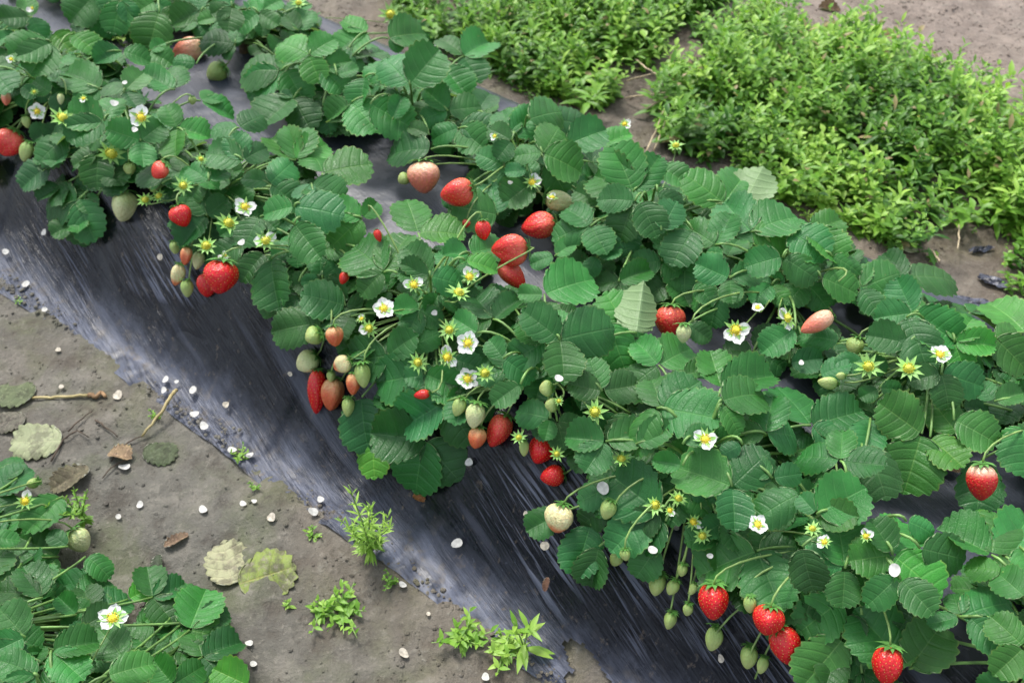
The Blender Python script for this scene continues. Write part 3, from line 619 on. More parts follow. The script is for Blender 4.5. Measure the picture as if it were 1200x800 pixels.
def berry(px, py, wpx, lpx, ang, kind, lab=None, ground=False, lift=0.):
    row = 'low' if (px < 200 and py > 520) else None
    if ground: P, k = hit(px, py, wpx*.5*1.7/FPX*.9)
    else: P, k, h = hitc(px, py, -.012)
    k0 = k; f = min(front(px+dx*wpx*.4, py+dy*lpx*.35, k0) for dx, dy in ((0, 0), (-1, 0), (1, 0), (0, -1), (0, 1)))
    if f < k0 and k0-f < .12: k = f-wpx*.5*f/FPX*.8
    k -= LIFT; P = CAM+ray(px, py)*k
    L = lpx*k/FPX*1.10; W = wpx*k/FPX*1.12
    y = tip_dir(ang+R.uniform(-12, 12), .25)
    z = -y; x = z.cross(Vector((R.uniform(-1, 1), R.uniform(-1, 1), .3))).normalized(); yy = z.cross(x)
    top = P-y*(L*.5); s_b = st(P.x, P.y)[1]; row = row or ('far' if s_b > .90 else ('near' if s_b > .4 else None)); pl = nearest(P, row); o_ = pl['p']; fat = W/(2*.45)/L
    me = BMESH[kind][R.randrange(3)]; fx = W/(.92*L)
    M = Matrix(((x.x*L*fx, yy.x*L*fx, z.x*L, top.x-o_.x), (x.y*L*fx, yy.y*L*fx, z.y*L, top.y-o_.y), (x.z*L*fx, yy.z*L*fx, z.z*L, top.z-o_.z), (0, 0, 0, 1)))
    b = ob('strawberry', me, pl['e'], M)
    names = {'red': 'ripe red strawberry', 'shoulder': 'red strawberry with pale shoulders', 'pink': 'blushing cream and pink strawberry', 'coral': 'light red strawberry', 'orange': 'half ripe orange strawberry', 'half': 'cream strawberry with orange tip', 'white': 'unripe pale cream strawberry', 'green': 'small unripe green strawberry'}
    b['label'] = lab or names[kind]
    cs = (W*.95)/ (L)
    if kind in ('green', 'white'): cs *= 1.3
    c = ob('calyx', R.choice(CALYX), b, Matrix.Translation((0, 0, .0)) @ Matrix.Diagonal((cs/fx, cs/fx, cs*.8, 1)))
    s = stalk(None, o_, pl, top, -y, .0013)
    s.parent = b; s.matrix_basis = M.inverted()
for a in BERRIES:
    LIFT = .02 if a[5] == 'shoulder' else 0.
    berry(*a[:6], lab=(a[6] if len(a) > 6 and a[6] else None), ground=len(a) > 7)

# ------------------------------------------------------------------ flowers
def petal_verts(a, V, Fc, w=.30, l=.52, cup=.12, r0=.10, n=6):
    ca, sa = math.cos(a), math.sin(a); b = len(V)
    for i in range(n+1):
        u = i/n; wd = w*math.sin(math.pi*(u*.80+.14))**.6*(1 if u < .99 else .55); rr = r0+l*u-(.03 if u > .99 else 0)
        for k in range(-2, 3):
            q = k/2; rr2 = rr-.06*q*q*u; V.append((rr2*ca-wd*q*sa, rr2*sa+wd*q*ca, .04+cup*u*u+.06*q*q*(1-.5*u)))
    for i in range(n):
        for k in range(4): s = b+i*5+k; Fc.append((s, s+5, s+6, s+1))
def flower_mesh(which, seed):
    V, Fc = [], []; r = random.Random(seed)
    for q in which: petal_verts(2*math.pi*q/5+r.uniform(-.08, .08), V, Fc, r.uniform(.235, .275), r.uniform(.46, .54), r.uniform(.0, .2))
    m = mesh('flower', V, Fc, MPETAL)
    if sum(p.normal.z for p in m.polygons) < 0: m.flip_normals()
    return m
def centre_mesh(mat, hgt=.16, rad=.17, seed=0):
    r = random.Random(seed); V, Fc = [], []
    for i in range(7):
        ph = i/6*math.pi/2
        for j in range(14):
            a = 2*math.pi*j/14; rr = rad*math.cos(ph)*(1+.1*math.sin(5*a+3*i)); V.append((rr*math.cos(a), rr*math.sin(a), .03+hgt*math.sin(ph)))
    for i in range(6):
        for j in range(14): Fc.append((i*14+j, i*14+(j+1) % 14, (i+1)*14+(j+1) % 14, (i+1)*14+j))
    for q in range(16):                                   # stamens round the dome
        a = 2*math.pi*q/16+r.uniform(-.1, .1); rr = rad*1.25; c = Vector((rr*math.cos(a), rr*math.sin(a), .10+r.uniform(0, .06))); b = len(V)
        for d in ((1, 0, 0), (0, 1, 0), (-1, 0, 0), (0, -1, 0)): V.append(tuple(c+Vector(d)*.028))
        V.append(tuple(c+Vector((0, 0, .03)))); V.append((c.x*.7, c.y*.7, .02))
        for k in range(4): Fc.append((b+k, b+(k+1) % 4, b+4)); Fc.append((b+(k+1) % 4, b+k, b+5))
    return mesh('flower_centre', V, Fc, mat)
CENT = [centre_mesh(MYELC, .16, .17, s) for s in range(2)]; SCENT = [centre_mesh(MSPC, .24, .16, 5+s) for s in range(2)]
FC = {}
def flower(px, py, dia, petals, kind='open', ang=None, lean=.5):
    row = 'low' if (px < 200 and py > 520) else None
    P, k, h = hitc(px, py, .012); f = front(px, py, k)
    for dx, dy in ((-.4, 0), (.4, 0), (0, .4), (0, -.4)): f = min(f, front(px+dx*dia, py+dy*dia, k))
    if f < k and k-f < .13: k = f-.008
    P = CAM+ray(px, py)*k; pl = nearest(P, row); o_ = pl['p']
    toc = (CAM-P).normalized(); n = (toc*lean+Vector((0, 0, 1))*(1-lean)*1.1+Vector((R.gauss(0, .22), R.gauss(0, .22), R.gauss(0, .08)))).normalized()
    if ang is not None: n = (toc*.5+tip_dir(ang, 0)*.8).normalized()
    S = dia*k/FPX/1.04
    M = frame(P-o_, Vector((math.cos(R.uniform(0, 6.28)), math.sin(R.uniform(0, 6.28)), .1)), n, S); 
    x = M.col[0].xyz/S; y = M.col[1].xyz/S; z = x.cross(y); M = Matrix(((x.x*S, y.x*S, n.x*S, P.x-o_.x), (x.y*S, y.y*S, n.y*S, P.y-o_.y), (x.z*S, y.z*S, n.z*S, P.z-o_.z), (0, 0, 0, 1)))
    y2 = n.cross(x).normalized(); x2 = y2.cross(n).normalized(); M = Matrix(((x2.x*S, y2.x*S, n.x*S, P.x-o_.x), (x2.y*S, y2.y*S, n.y*S, P.y-o_.y), (x2.z*S, y2.z*S, n.z*S, P.z-o_.z), (0, 0, 0, 1)))
    if petals:
        w_ = tuple(range(5)) if petals == 5 else tuple(R.sample(range(5), petals))
        key = (w_, R.randrange(3)); FC[key] = FC.get(key) or flower_mesh(w_, hash(key) % 1000)
        b = ob('flower', FC[key], pl['e'], M); b['label'] = 'open white flower' if petals > 3 else 'white flower that has dropped some petals'
        ob('flower_centre', R.choice(CENT if kind == 'open' else SCENT), b); sc = 1. if petals < 5 else .85
        ob('calyx', R.choice(SPENT), b, Matrix.Diagonal((sc, sc, sc, 1)))
    else:
        b = ob('flower', R.choice(SCENT), pl['e'], M @ Matrix.Diagonal((1.15, 1.15, 1.25, 1))); b['label'] = 'faded flower head without petals'
        ob('calyx', R.choice(SPENT), b, Matrix.Diagonal((1.05, 1.05, 1.0, 1)))
    s = stalk(None, o_, pl, P-n*.002, -n, .0010); s.parent = b; s.matrix_basis = b.matrix_basis.inverted()
for a in FLOWERS: flower(*a)

# ------------------------------------------------------------------ weeds
MWEED = plain('weed_green', (.12, .30, .035), .5, .45, 25, trans=.22, col2=(.24, .46, .07))
def wmat():
    b = NB('weed_foliage'); at = b.n('ShaderNodeAttribute'); at.attribute_name = 'tone'; f = at.outputs['Fac']
    c = b.mix(b.rng(f, 0, .5), (.040, .135, .014), (.155, .335, .035)); c = b.mix(b.rng(f, .5, .92), c, (.34, .53, .09)); c = b.mix(b.rng(f, .94, .96), c, (.34, .27, .13))
    b.P(Base_Color=c, Roughness=.45); b.p.inputs['Specular IOR Level'].default_value = .4
    tr = b.n('ShaderNodeBsdfTranslucent'); b.set(tr.inputs[0], b.mix(1., c, (1.4, 1.5, .8), 'MULTIPLY')); ms = b.n('ShaderNodeMixShader'); ms.inputs[0].default_value = .25
    b.t.links.new(b.p.outputs[0], ms.inputs[1]); b.t.links.new(tr.outputs[0], ms.inputs[2]); b.t.links.new(ms.outputs[0], b.out.inputs[0]); return b.m
MWF = wmat()
def blades(name, P, DIR, NRM, Ln, Wd, tone, parent=None, curl=.25):
    """many lanceolate leaves in one mesh: base points, directions, normals, lengths, widths"""
    n = len(P); X_ = np.cross(DIR, NRM); X_ /= np.linalg.norm(X_, axis=1)[:, None]+1e-9; Zn = np.cross(X_, DIR)
    us = np.array([0, .25, .5, .75, 1.]); ws = np.array([.16, .72, 1., .68, .04]); V = np.zeros((n, 5, 3, 3))
    for i, (u, w_) in enumerate(zip(us, ws)):
        for j, k in enumerate((-1, 0, 1)):
            V[:, i, j] = P+DIR*(Ln*u)[:, None]+X_*(Wd*w_*k*.5)[:, None]+Zn*(abs(k)*Wd*w_*.18-curl*Ln*u*u)[:, None]
    q = []
    for i in range(4):
        for j in range(2): a = i*3+j; q.append((a, a+1, a+4, a+3))
    Fq = (np.arange(n)[:, None, None]*15+np.array(q)[None]).reshape(-1, 4)
    m = bpy.data.meshes.new(name); m.vertices.add(n*15); m.vertices.foreach_set('co', V.astype(np.float32).ravel())
    m.loops.add(Fq.size); m.loops.foreach_set('vertex_index', Fq.ravel()); m.polygons.add(len(Fq)); m.polygons.foreach_set('loop_start', np.arange(0, Fq.size, 4)); m.polygons.foreach_set('loop_total', np.full(len(Fq), 4))
    m.polygons.foreach_set('use_smooth', np.ones(len(Fq), bool)); m.materials.append(MWF); m.update()
    A = m.attributes.new('tone', 'FLOAT', 'POINT'); A.data.foreach_set('value', np.repeat(tone, 15).astype(np.float32))
    return ob(name, m, parent)
def inpoly(x, y, poly):
    c = False; j = len(poly)-1
    for i in range(len(poly)):
        if (poly[i][1] > y) != (poly[j][1] > y) and x < (poly[j][0]-poly[i][0])*(y-poly[i][1])/(poly[j][1]-poly[i][1])+poly[i][0]: c = not c
        j = i
    return c
W1 = [(440,-60),(470,5),(500,38),(560,72),(600,100),(640,116),(700,118),(738,100),(760,70),(785,30),(850,-8),(900,-60)]
W2 = [(800,30),(860,10),(915,0),(960,30),(1000,36),(1060,60),(1140,108),(1200,140),(1300,190),(1300,370),(1200,345),(1172,312),(1150,300),(1120,322),(1080,306),(1040,300),(1000,298),(940,264),(890,232),(820,205),(785,160),(770,120),(785,70)]
WEXC = [(1128,268),(1165,300)]
def weed_dens(px, py):
    if 1126 < px < 1165 and 262 < py < 300: return 0
    if inpoly(px, py, W1): return 1
    if inpoly(px, py, W2): return 2
    return 0
wr = random.Random(3); pts = []
while len(pts) < 3300:
    t = wr.uniform(-2.3, .7); s = wr.uniform(1.6, 2.75); x, y = xy(t, s); z = gz(x, y); p = proj(Vector((x, y, z+.02)))
    if not (-60 < p[0] < 1260 and -60 < p[1] < 400):
        if 1.75 < s < 2.3 and wr.random() < .4: pts.append((x, y, z, 1)); 
        continue
    d = weed_dens(p[0], p[1])
    if d: 
        if fbm(np.array(x*7.), np.array(y*7.), 2, 91) < .33 and wr.random() < .8: continue
        pts.append((x, y, z, d))
def weed_arrays(pts, r, hmin, hmax, lmin, lmax, nl):
    P, Dd, Nn, L, Wd, Tn = [], [], [], [], [], []
    for (x, y, z, d) in pts:
        hgt = r.uniform(hmin, hmax); lean = (r.gauss(0, .35), r.gauss(0, .35)); kind = r.random(); l0 = r.uniform(lmin, lmax)*(1.25 if kind > .7 else .75); wr_ = (.30 if kind > .7 else .60); tone0 = min(.85, max(.05, r.uniform(.1, .6)+1.3*(float(fbm(np.array(x*5.), np.array(y*5.), 2, 55))-.36)))
        n = int(nl*r.uniform(.6, 1.3))
        for q in range(n):
            u = (q+.5)/n; a = q*2.4+r.uniform(-.3, .3); el = .15+.9*u**2+r.uniform(-.2, .2)
            P.append((x+lean[0]*hgt*u+r.gauss(0, .003), y+lean[1]*hgt*u+r.gauss(0, .003), z+hgt*u))
            Dd.append((math.cos(a)*math.cos(el), math.sin(a)*math.cos(el), math.sin(el))); Nn.append((-math.cos(a)*math.sin(el), -math.sin(a)*math.sin(el), math.cos(el)))
            l = l0*(1.1-.5*u)*r.uniform(.8, 1.2); L.append(l); Wd.append(l*wr_*r.uniform(.8, 1.2)); Tn.append(min(.93, max(0, tone0+.25*(u-.5)+r.gauss(0, .12))) if r.random() > .02 else 1.)
    return [np.array(a, dtype=float) for a in (P, Dd, Nn, L, Wd, Tn)]
o = blades('weeds', *weed_arrays(pts, wr, .02, .125, .018, .042, 16)); tag(o, 'dense bright green low weeds covering the ground beyond the bed', kind='stuff')
sub = [p for p in pts if wr.random() < .9]
jit = [(x+wr.uniform(-.03, .03), y+wr.uniform(-.03, .03), z, d) for x, y, z, d in sub]
o = blades('ground_cover', *weed_arrays(jit, wr, .004, .045, .009, .018, 17)); tag(o, 'tiny leaved creeping ground cover between the taller weeds', kind='stuff')

def weed_plant(px, py, hgt, nst, nl, ll, wr_, label, tone=.6, spread=.35, lean=None, seed=1):
    r = random.Random(seed); P, _ = hit(px, py, 0); z = max(gz(P.x, P.y), surf(P.x, P.y))-.002; e = link(bpy.data.objects.new('weed', None)); e.location = (P.x, P.y, z); e.empty_display_size = .03
    tag(e, label, 'weed', 'small weeds by the film edge')
    Bp, Dd, Nn, L, Wd, Tn = [], [], [], [], [], []; SV, SF = [], []
    for k in range(nst):
        a = 6.283*k/nst+r.uniform(-.5, .5); sl = spread*r.uniform(.3, 1.2); h = hgt*r.uniform(.65, 1.1)
        tip = Vector((math.cos(a)*sl*h, math.sin(a)*sl*h, h*(1/(1+sl*.6))))
        if lean: tip += Vector(lean)*h
        pts_ = bez(Vector((0, 0, 0)), Vector((0, 0, tip.z*.4)), tip*.7, tip, 7); v, f = tube(pts_, .0016, .0007, 5); b = len(SV); SV += v; SF += [tuple(i+b for i in q) for q in f]
        for q in range(nl):
            u = .12+.88*(q+.5)/nl; c = pts_[min(7, int(u*7))]; az = q*2.4+r.uniform(-.4, .4); el = .1+1.0*u*u+r.uniform(-.25, .25)
            Bp.append(tuple(c)); Dd.append((math.cos(az)*math.cos(el), math.sin(az)*math.cos(el), math.sin(el))); Nn.append((-math.cos(az)*math.sin(el), -math.sin(az)*math.sin(el), math.cos(el)))
            l = ll*(1.15-.6*u)*r.uniform(.75, 1.2); L.append(l); Wd.append(l*wr_); Tn.append(min(.93, max(0, tone+r.gauss(0, .12))))
    ob('stem', mesh('stem', SV, SF, MSTALK), e); blades('foliage', *[np.array(a, dtype=float) for a in (Bp, Dd, Nn, L, Wd, Tn)], e)
weed_plant(436,652,.165,8,26,.024,.18,'tall feathery bright green weed growing at the lower edge of the black film',.72,.30,seed=2)
weed_plant(402,715,.035,9,9,.020,.42,'low spreading grey green weed patch on the bare soil left of centre bottom',.55,1.6,seed=3)
weed_plant(375,718,.03,6,8,.018,.42,'small flat weed at the left end of the low weed patch on the soil',.6,1.5,seed=4)
weed_plant(545,752,.035,7,9,.024,.36,'leafy low weed at the film edge left of the upright pointed one',.62,1.2,seed=5)
weed_plant(590,768,.03,6,8,.022,.40,'creeping yellow green weed at the foot of the upright pointed weed',.75,1.4,seed=6)
weed_plant(614,764,.105,2,8,.042,.27,'upright weed with long pointed leaves beside the torn end of the film',.72,.18,seed=7)
weed_plant(366,628,.02,4,6,.012,.5,'tiny seedling on the soil just below the film edge left of the feathery weed',.6,1.,seed=8)
weed_plant(458,685,.03,4,8,.010,.5,'thin trailing seedling on the soil under the feathery weed',.45,.9,seed=9)
weed_plant(282,536,.028,4,7,.012,.4,'small pale seedling on the film edge among fallen petals',.6,.9,seed=10)
weed_plant(100,612,.10,5,18,.013,.4,'ferny weed beside the strawberry leaves in the lower left',.5,.35,seed=11)
weed_plant(143,55,.05,2,4,.026,.5,'pale green seedling standing on the film between the top left strawberry plants',.8,.5,seed=12)
weed_plant(182,488,.02,3,6,.009,.5,'tiny green sprout beside the bent brown stalk on the film edge',.6,.9,seed=13)
weed_plant(22,395-40,.015,3,6,.008,.5,'tiny sprout at the far left edge of the film',.6,.9,seed=14)
weed_plant(338,742-30,.018,3,5,.010,.4,'little green seedling on open soil left of the flat weed patch',.7,.9,seed=15)
weed_plant(298,572,.02,3,6,.008,.5,'fine seedling on the soil below the film between pale petals',.5,1.,seed=16)

# ------------------------------------------------------------------ litter on the film and the soil
def on_top(px, py, h=.003):
    P, k = hit(px, py, 0); x, y = P.x, P.y; t, s = st(x, y)
    z0 = float(gz(x, y)) if not (.5 < s < 1.38) else surf(x, y)+float(film_extra(np.array(t), np.array(s)))+.002
    d = ray(px, py); k = (z0+h-H)/d.z; return CAM+d*k, k
def petal_mesh(seed, mat):
    r = random.Random(seed); V, Fc = [(0, 0, 0)], []; n = 14
    for ring in (.5, 1.):
        for j in range(n):
            a = 6.283*j/n; rr = ring*.5*(1+.10*math.sin(a*2+seed)+.06*math.sin(3*a+seed*2)); V.append((rr*math.cos(a)*r.uniform(.96, 1.04), rr*math.sin(a)*.85, .07*ring*ring*(1+.9*math.sin(2*a+seed))))
    for j in range(n): Fc.append((0, 1+j, 1+(j+1) % n)); Fc.append((1+j, 1+n+j, 1+n+(j+1) % n, 1+(j+1) % n))
    return mesh('fallen_petal', V, Fc, mat)
PM = [petal_mesh(i, MFALL) for i in range(4)]; PMO = [petal_mesh(9+i, MOLDPETAL) for i in range(2)]
def petal(px, py, dia, label, old=False, leaf_=False):
    P, k = on_top(px, py)
    if leaf_:
        P0, k0, h = hitc(px, py, .03); k = min(k, front(px, py, 9)); k = (k0 if k > k0+.2 else k)-.010; P = CAM+ray(px, py)*k
    o = ob('fallen_petal', R.choice(PMO if old else PM)); S = dia*k/FPX*(.95 if not leaf_ else .85)
    t, s = st(P.x, P.y); ds = .01; sl = (profile(s+ds)-profile(s-ds))/(2*ds) if not leaf_ else 0
    n = Vector((-N_[0]*sl+R.gauss(0, .16), -N_[1]*sl+R.gauss(0, .16), 1)).normalized()
    if leaf_: n = (n+(CAM-P).normalized()*.7).normalized()
    a = R.uniform(0, 6.28); y = Vector((math.cos(a), math.sin(a), 0)); y = (y-n*y.dot(n)).normalized()
    o.matrix_world = frame(P, y, n, S, R.uniform(.8, 1.1)); tag(o, label, 'petal', 'fallen white petals')
PETALS = [
(52,272,9,'white petal on the dark film below the leaf cluster near the left edge'),(7,295,9,'white petal on the film touching the left edge of the photo'),(30,333,10,'round white petal on the pale dusty strip of film at far left'),
(52,363,8,'small petal on the dusty film edge below the round far left petal'),(68,410,8,'greyish petal on the soil just below the film edge at left',1),(72,453,8,'faded petal on the soil above the yellow stalk',1),(138,463,13,'translucent old petal on the soil right of the dried brown stalk end',1),
(194,445,10,'upper of two touching petals above the bent brown stalk'),(192,457,9,'lower of two touching petals above the bent brown stalk'),(207,447,6,'tiny petal just right of the two touching petals on the film edge'),
(226,457,11,'white petal on the film right of the bent brown stalk tip'),(228,485,12,'wide white petal on the film edge, left of a similar one'),(239,499,12,'wide white petal on the film edge, right below a similar one'),(265,474,10,'dull petal in a film crease right of the wide white pair',1),
(272,527,11,'white petal beside the small pale seedling, on its left'),(293,533,11,'white petal beside the small pale seedling, on its right'),(146,547,14,'large white petal on the soil beside the crumpled dead leaves'),(164,591,10,'angular white petal on open soil at left'),(139,605,8,'small round petal on open soil below the angular one'),
(238,597,12,'broad white petal on the open soil above the big pale dead leaf'),(285,590,9,'pinkish petal on the soil near the film edge, left of two'),(298,587,7,'small petal on the soil near the film edge, right of two'),(292,753,9,'petal on the soil right of the bottom left leaves, upper of two'),(297,778,11,'petal on the soil right of the bottom left leaves, lower of two'),
(550,541,12,'white petal on the dark film under the hanging strawberry leaves at the centre'),(536,636,14,'single bright white petal on the open dark film below centre'),(376,585,10,'white petal on the film left of the feathery weed, upper of two'),(367,599,12,'white petal on the film left of the feathery weed, lower of two'),(318,606,12,'pale petal on the soil at the film edge left of the feathery weed',1),
(472,685,11,'petal lying at the film edge right below the feathery weed'),(473,765,13,'translucent petal on bare soil at the bottom centre',1),(569,793,12,'crumpled petal on the soil at the bottom edge under the leafy weed'),(502,719,6,'tiny petal on the soil below the film edge at bottom centre',1),(616,601,7,'pinkish petal on the film left of the cream strawberry',1),
(639,639,14,'dull beige petal on the film below the cream strawberry',1),(845,771,10,'brown tinged petal on the film between hanging green berries',1),(340,488-50,7,'small beige speck of petal on dark film left of the long red strawberry',1),(188,301,10,'pinkish petal on the film left of the hanging red berry cluster',1),
]
for a in PETALS: petal(a[0], a[1], a[2], a[3], len(a) > 4)
for a in [(707,572,20,'large white petal caught on a leaf right of the two red berries'),(765,644,13,'white petal on a leaf above the hanging green berries'),(832,651,9,'small white petal on the big leaf above the deep red strawberry'),(792,617,11,'white petal on a leaf below the faded flower heads'),
          (509,367,11,'round white petal on a leaf above the twin open flowers'),(1048,668,20,'large folded white petal hanging below a fresh leaf at lower right'),(939,425,9,'pale petal on a dark cupped leaf right of centre'),(146,97,8,'small white petal on a leaf near the top left'),(158,152,10,'white petal resting on a round leaf at upper left'),
          (134,121,12,'white petal lodged in leaves left of the upper left open flower'),(260,302,11,'white petal on the dark leaf above the largest red strawberry'),(283,284,11,'white petal on dark leaf right of the yellow green flower head'),(34,12,9,'narrow white petal among leaves in the top left corner'),(697,497,10,'white petal beside the star shaped flower head at centre right'),
          (655,443,12,'long white petal on leaves above the twin green berries'),(598,230-16,8,'small white petal near the top of the coral berry row')]: petal(*a, leaf_=True)

def dead_leaf(name, px, py, L, ang, mat, label, me_args, seed, h=.004, tint=(1, 1, 1), grp='dead leaves on the soil'):
    P, k = on_top(px, py, h); e = ob(name, leaflet_mesh(200+seed, *me_args, rip=.05, nteeth=9, mat=mat, tw=.12, amp=.05))
    a = math.radians(ang); y = (CR*math.cos(a)-CU*math.sin(a)); y.z = 0; y.normalize(); S = L*k/FPX
    e.matrix_world = frame(P, y+Vector((0, 0, .04)), Vector((R.gauss(0, .1), R.gauss(0, .1), 1)).normalized(), S); e.color = (*tint, 1); tag(e, label, 'dead leaf', grp)
dead_leaf('dead_leaf', 40,462,46,190,MDEAD,'grey green withered leaf on the soil at the left edge beside the yellow stalk',(.46,.15,.2,.1),1,tint=(.85,1.1,.8))
dead_leaf('dead_leaf', 72,516,56,175,MPALE,'pale dried leaf lying flat on the soil left of the dark twigs',(.42,.1,.2,.0),2,tint=(.75,.78,.72))
dead_leaf('dead_leaf', 30,490,34,165,MDEAD,'small grey scrap of leaf between the two larger dead leaves at far left',(.40,.2,.3,.1),3,tint=(1.2,1.2,1.3))
dead_leaf('dead_leaf', 104,548,46,130,MDEAD,'brown crumpled dead leaf on the soil above the ferny weed',(.30,.4,-.3,.1),4,tint=(.75,.72,.62))
dead_leaf('dead_leaf', 128,530,28,20,MDEAD,'small curled tan dead leaf right of the dark twigs',(.40,.5,-.3,.1),5,tint=(1.4,1.1,.9))
dead_leaf('dead_leaf', 168,528,40,10,MDEAD,'dark grey green dead leaf flat on the soil under the bent brown stalk',(.38,.1,.3,.1),6,tint=(.6,.8,.6))
dead_leaf('dead_leaf', 272,684,58,255,MPALE,'large cream dead leaf on the soil, the left half of a pair',(.42,.05,.1,.0),7,tint=(1.0,.95,.9))
dead_leaf('dead_leaf', 280,684,66,335,MYEL,'large yellow green dying leaf on the soil, right half of a pair',(.44,.05,.1,.0),8)
dead_leaf('dead_leaf', 185,650,26,80,MDEAD,'dark shrivelled leaf in the middle of the bare soil at left',(.26,.6,-.3,.1),9,tint=(.5,.7,.6))
dead_leaf('dead_leaf', 192,640,30,320,MDEAD,'tan shrivelled leaf beside the dark one on bare soil at left',(.22,.7,-.3,.1),10,tint=(1.2,.9,.8))
dead_leaf('dead_leaf', 1068,296,22,270,MPALE,'small pale leaf on the soil in front of the weeds at right',(.44,.05,.1,.0),11,tint=(1.5,1.5,1.5),grp='dead leaves beyond the bed')
dead_leaf('dead_leaf', 985,14,26,200,MDEAD,'curled brown dead leaf on the path edge at the top of the photo',(.34,.6,-.4,.1),12,tint=(1.,.7,.5),grp='dead leaves beyond the bed')
dead_leaf('dead_leaf', 1052,42,24,150,MDEAD,'curled tan dead leaf where the weeds meet the bare path',(.34,.6,-.4,.1),13,tint=(1.8,1.3,1.),grp='dead leaves beyond the bed')
dead_leaf('dead_leaf', 484,566+14,16,40,MDEAD,'rusty brown leaf scrap at the tip of the lowest hanging leaf',(.34,.6,-.4,.1),14,tint=(2.2,1.1,.5))
dead_leaf('dead_leaf', 642,676,18,100,MDEAD,'brown curled leaf scrap on the dark film left of the hole',(.2,.6,-.4,.1),15,tint=(1.5,.9,.8))
dead_leaf('dead_leaf', 1125,552,24,210,MDEAD,'tan shrivelled leaf on the film left of the lying red strawberry',(.34,.6,-.4,.1),16,tint=(2.,1.4,1.1))
MTW = plain('dry_stalk', (.42, .33, .13), .6, .3, 60, col2=(.5, .42, .2)); MTWB = plain('dry_brown_stalk', (.23, .14, .07), .8, .4, 60); MTWD = plain('dark_twig', (.07, .05, .035), .85, .4, 60); MSTRAW = plain('straw', (.42, .34, .22), .8, .3, 50)
def twig(name, px_pts, r0, r1, mat, label, cat='stalk', hs=None, grp=None, parts=()):
    P = []
    for i, (a, b) in enumerate(px_pts): P.append(on_top(a, b, (hs[i] if hs else .003))[0])
    P2 = []
    for i in range(len(P)-1):
        for q in range(4): 
            u = q/4; P2.append(P[i].lerp(P[i+1], u)+Vector((0, 0, .002*math.sin(3.14*u)))+Vector((R.gauss(0, .0006), R.gauss(0, .0006), 0)))
    P2.append(P[-1]); v, f = tube(P2, r0, r1, 6, P[0]); o = ob(name, mesh(name, v, f, mat)); o.location = P[0]; tag(o, label, cat, grp); return o
twig('dry_stalk', [(38,466),(60,466),(84,465),(104,463)], .0022, .0026, MTW, 'straight yellow dry stalk on the soil at left')
twig('dry_stalk', [(104,463),(113,465),(120,460),(124,465)], .0042, .003, MTWB, 'reddish brown shrivelled stalk end at the right tip of the yellow stalk')
twig('dry_stalk', [(167,511),(178,497),(190,482),(199,467),(207,457)], .0020, .0034, MTW, 'bent tan stalk lying from the soil up onto the film edge', hs=[.004,.012,.018,.014,.006])
for i, (p, l) in enumerate([([(80,505),(95,492),(108,482)],'dark twig slanting up beside the dead leaves'),([(112,492),(125,502),(138,512)],'short dark twig left of the bent tan stalk'),([(60,540),(75,515),(90,505),(104,512)],'long curved dark twig among the dead leaves'),([(130,540),(150,518),(168,511)],'dark brown twig leading to the foot of the bent tan stalk'),([(150,598-60),(135,545),(120,560)],'dark twig under the crumpled dead leaves')]):
    twig('twig', p, .0016, .0009, MTWD, l, 'twig', None, 'dark twigs on the soil')
for i, (p, l) in enumerate([([(735,95),(760,88),(784,84)],'upper straw stem sticking out of the weeds over bare soil'),([(733,115),(760,112),(786,108)],'second straw stem below the upper one over bare soil'),([(755,130),(770,120),(786,112)],'short straw stem curving into the weeds'),([(757,180),(768,155),(778,128)],'left one of two upright straw stems on bare soil'),([(766,178),(774,158),(784,132)],'right one of two upright straw stems on bare soil'),([(1090,292),(1098,302),(1101,306)],'short straw stem on the soil by the right hand weeds'),([(1123,262),(1124,280),(1122,292)],'upright straw stem among the right hand weeds'),([(745,70),(757,80),(770,88)],'thin straw stem above the upper one'),([(1160,118),(1165,135),(1172,150)],'pale straw stem in the weeds near the right edge'),([(905,62),(925,55),(950,40)],'pale stem lying across the weeds at top')]):
    twig('straw_stem', p, .0020, .0014, MSTRAW, l, 'straw', [.012, .03, .045][:len(p)] if p[0][0] > 700 else None, 'dry straw stems by the weeds')
# scraps of film on the soil at the right
def scrap(px, py, w_, h_, ang, label, seed):
    r = np.random.RandomState(seed); P, k = on_top(px, py, .004); n = 18; V, Fc = [], []
    for j in range(n+1):
        for i in range(n+1):
            u, v = i/n*2-1, j/n*2-1; a, b = u*math.sqrt(1-v*v/2), v*math.sqrt(1-u*u/2)
            q = 1+.35*float(fbm(np.array(a*2+seed), np.array(b*2+9), 3, 7)-.45)*2
            V.append((a*w_*q*.5, b*h_*q*.5, .012*float(fbm(np.array(a*3+seed), np.array(b*5+5), 3, 8))))
    for j in range(n):
        for i in range(n): s_ = j*(n+1)+i; Fc.append((s_, s_+1, s_+n+2, s_+n+1))
    o = ob('film_scrap', mesh('film_scrap', V, Fc, MSCR)); o.location = P-Vector((0, 0, .004)); o.rotation_euler = (0, 0, ang); tag(o, label, 'plastic scrap', 'scraps of film beyond the bed')
bS = NB('scrap_film'); nz_ = bS.noise(bS.coord(), 60, 4, .6); bS.P(Base_Color=bS.mix(bS.rng(nz_, .4, .65), (.012, .012, .018), (.13, .14, .19)), Roughness=.3, Normal=bS.bump(nz_, .8, .005)); MSCR = bS.m
scrap(1140,355,.085,.028,-.25,'crumpled grey blue plastic scrap on the soil beyond the strawberry leaves',1)
scrap(1165,330,.06,.025,-.5,'small black plastic scrap above the larger grey blue one',2)
scrap(1150,292,.05,.015,.2,'dark plastic scrap in the bare patch between weeds at right',3)

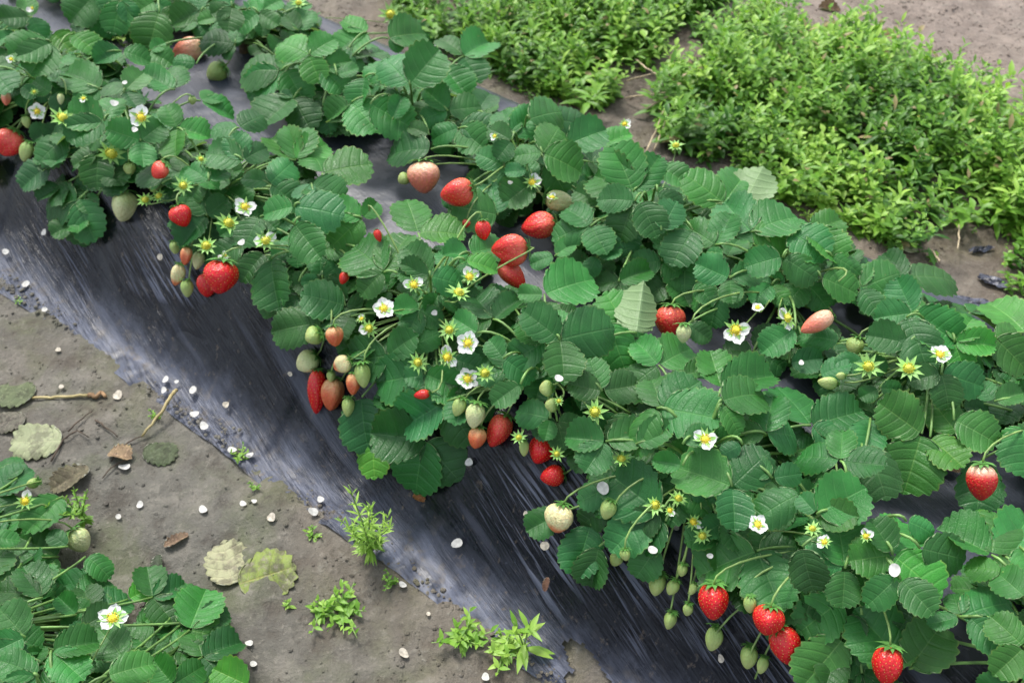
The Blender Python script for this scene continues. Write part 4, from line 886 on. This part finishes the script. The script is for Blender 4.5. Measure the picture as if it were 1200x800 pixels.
# crumbs of soil lying loose on the ground
cr = random.Random(5); V, Fc = [], []
phi = [(0, 0, 1), (0, 0, -1)]+[(math.cos(a), math.sin(a), z) for a, z in [(i*2*math.pi/5+(.6 if k else 0), (.45 if k else -.45)) for k in (0, 1) for i in range(5)]]
icof = [(1, 2+i, 2+(i+1) % 5) [::-1] for i in range(5)]+[(0, 7+i, 7+(i+1) % 5) for i in range(5)]+[(2+i, 2+(i+1) % 5, 7+i) for i in range(5)]+[(7+i, 2+(i+1) % 5, 7+(i+1) % 5) for i in range(5)]
cnt = 0
while cnt < 11000:
    x, y = cr.uniform(-1.2, 1.5), cr.uniform(.45, 2.9); t, s = st(x, y)
    if .48 < s < 1.42 or s < .22: continue
    cl = float(vnoise(np.array(x*9+50), np.array(y*9+50), 3))
    if cr.random() > cl*cl*1.6: continue
    r = .0010+.0032*cr.random()**3; z = gz(x, y); b = len(V); cnt += 1
    for p in phi: V.append((x+p[0]*r*cr.uniform(.7, 1.3), y+p[1]*r*cr.uniform(.7, 1.3), z+p[2]*r*.7*cr.uniform(.7, 1.2)-.2*r))
    Fc += [tuple(i+b for i in f) for f in icof]
for _ in range(1500):
    t = cr.uniform(-2.2, .6); s = .497+abs(cr.gauss(0, .014)); x, y = xy(t, s); r = .0008+.003*cr.random()**2.5; b = len(V)
    if float(vnoise(np.array(x*11+50), np.array(y*11+50), 4)) < .42: continue
    z = surf(x, y)+float(film_extra(np.array(t), np.array(s)))+.002
    for p in phi: V.append((x+p[0]*r*cr.uniform(.7, 1.3), y+p[1]*r*cr.uniform(.7, 1.3), z+p[2]*r*.6))
    Fc += [tuple(i+b for i in f) for f in icof]
tag(ob('soil_crumbs', mesh('soil_crumbs', V, Fc, MSOIL, False)), 'small crumbs and clods of soil scattered on the ground', kind='stuff')
PLANT_LABELS = [
'strawberry plant cut off by the left edge, its few leaves above the black film',
'strawberry plant at the left edge with a coral berry beside a green one',
'strawberry plant at upper left with one large pale berry hanging over the film',
'strawberry plant with small half ripe berries clustered just left of the largest red berry',
'strawberry plant bearing the largest red berry and the long red berry further down',
'strawberry plant near the centre with orange and green berries hanging at its left',
'strawberry plant below centre with two red berries side by side over the film',
'leafy strawberry plant with the cream orange tipped berry and hanging green berries',
'strawberry plant at bottom right with deep red berries along its lower edge',
'strawberry plant in the bottom right corner with thick pale green leaf stalks showing',
'strawberry plant in the very top left corner, mostly outside the photo',
'strawberry plant at the top edge above the narrow necked pink berry, with broad round leaves',
'strawberry plant near the top with a narrow necked pink berry at its left',
'dense strawberry plant without berries at the top, between bare film and brown soil',
'strawberry plant with large folded leaves and a tiny yellow centred flower beside the far weeds',
'strawberry plant right of the bare film gap, coral berries lying along its front',
'tall leafed strawberry plant behind the single red berry that touches a cream berry',
'strawberry plant with a pink blushed berry half hidden under a leaf, right of centre',
'strawberry plant at right with star shaped flower heads and one open white flower',
'strawberry plant cut by the right edge, nearest the dark plastic scraps',
'strawberry plant at the left edge of the lower left corner with one pale berry',
'strawberry plant in the bottom left corner, dark green leaves filling the corner itself',
'strawberry plant at the bottom left with a large white flower over bright leaves']
for p, l in zip(plants, PLANT_LABELS): tag(p['e'], l, 'strawberry plant', 'strawberry plants growing on the raised beds')
#LABELS
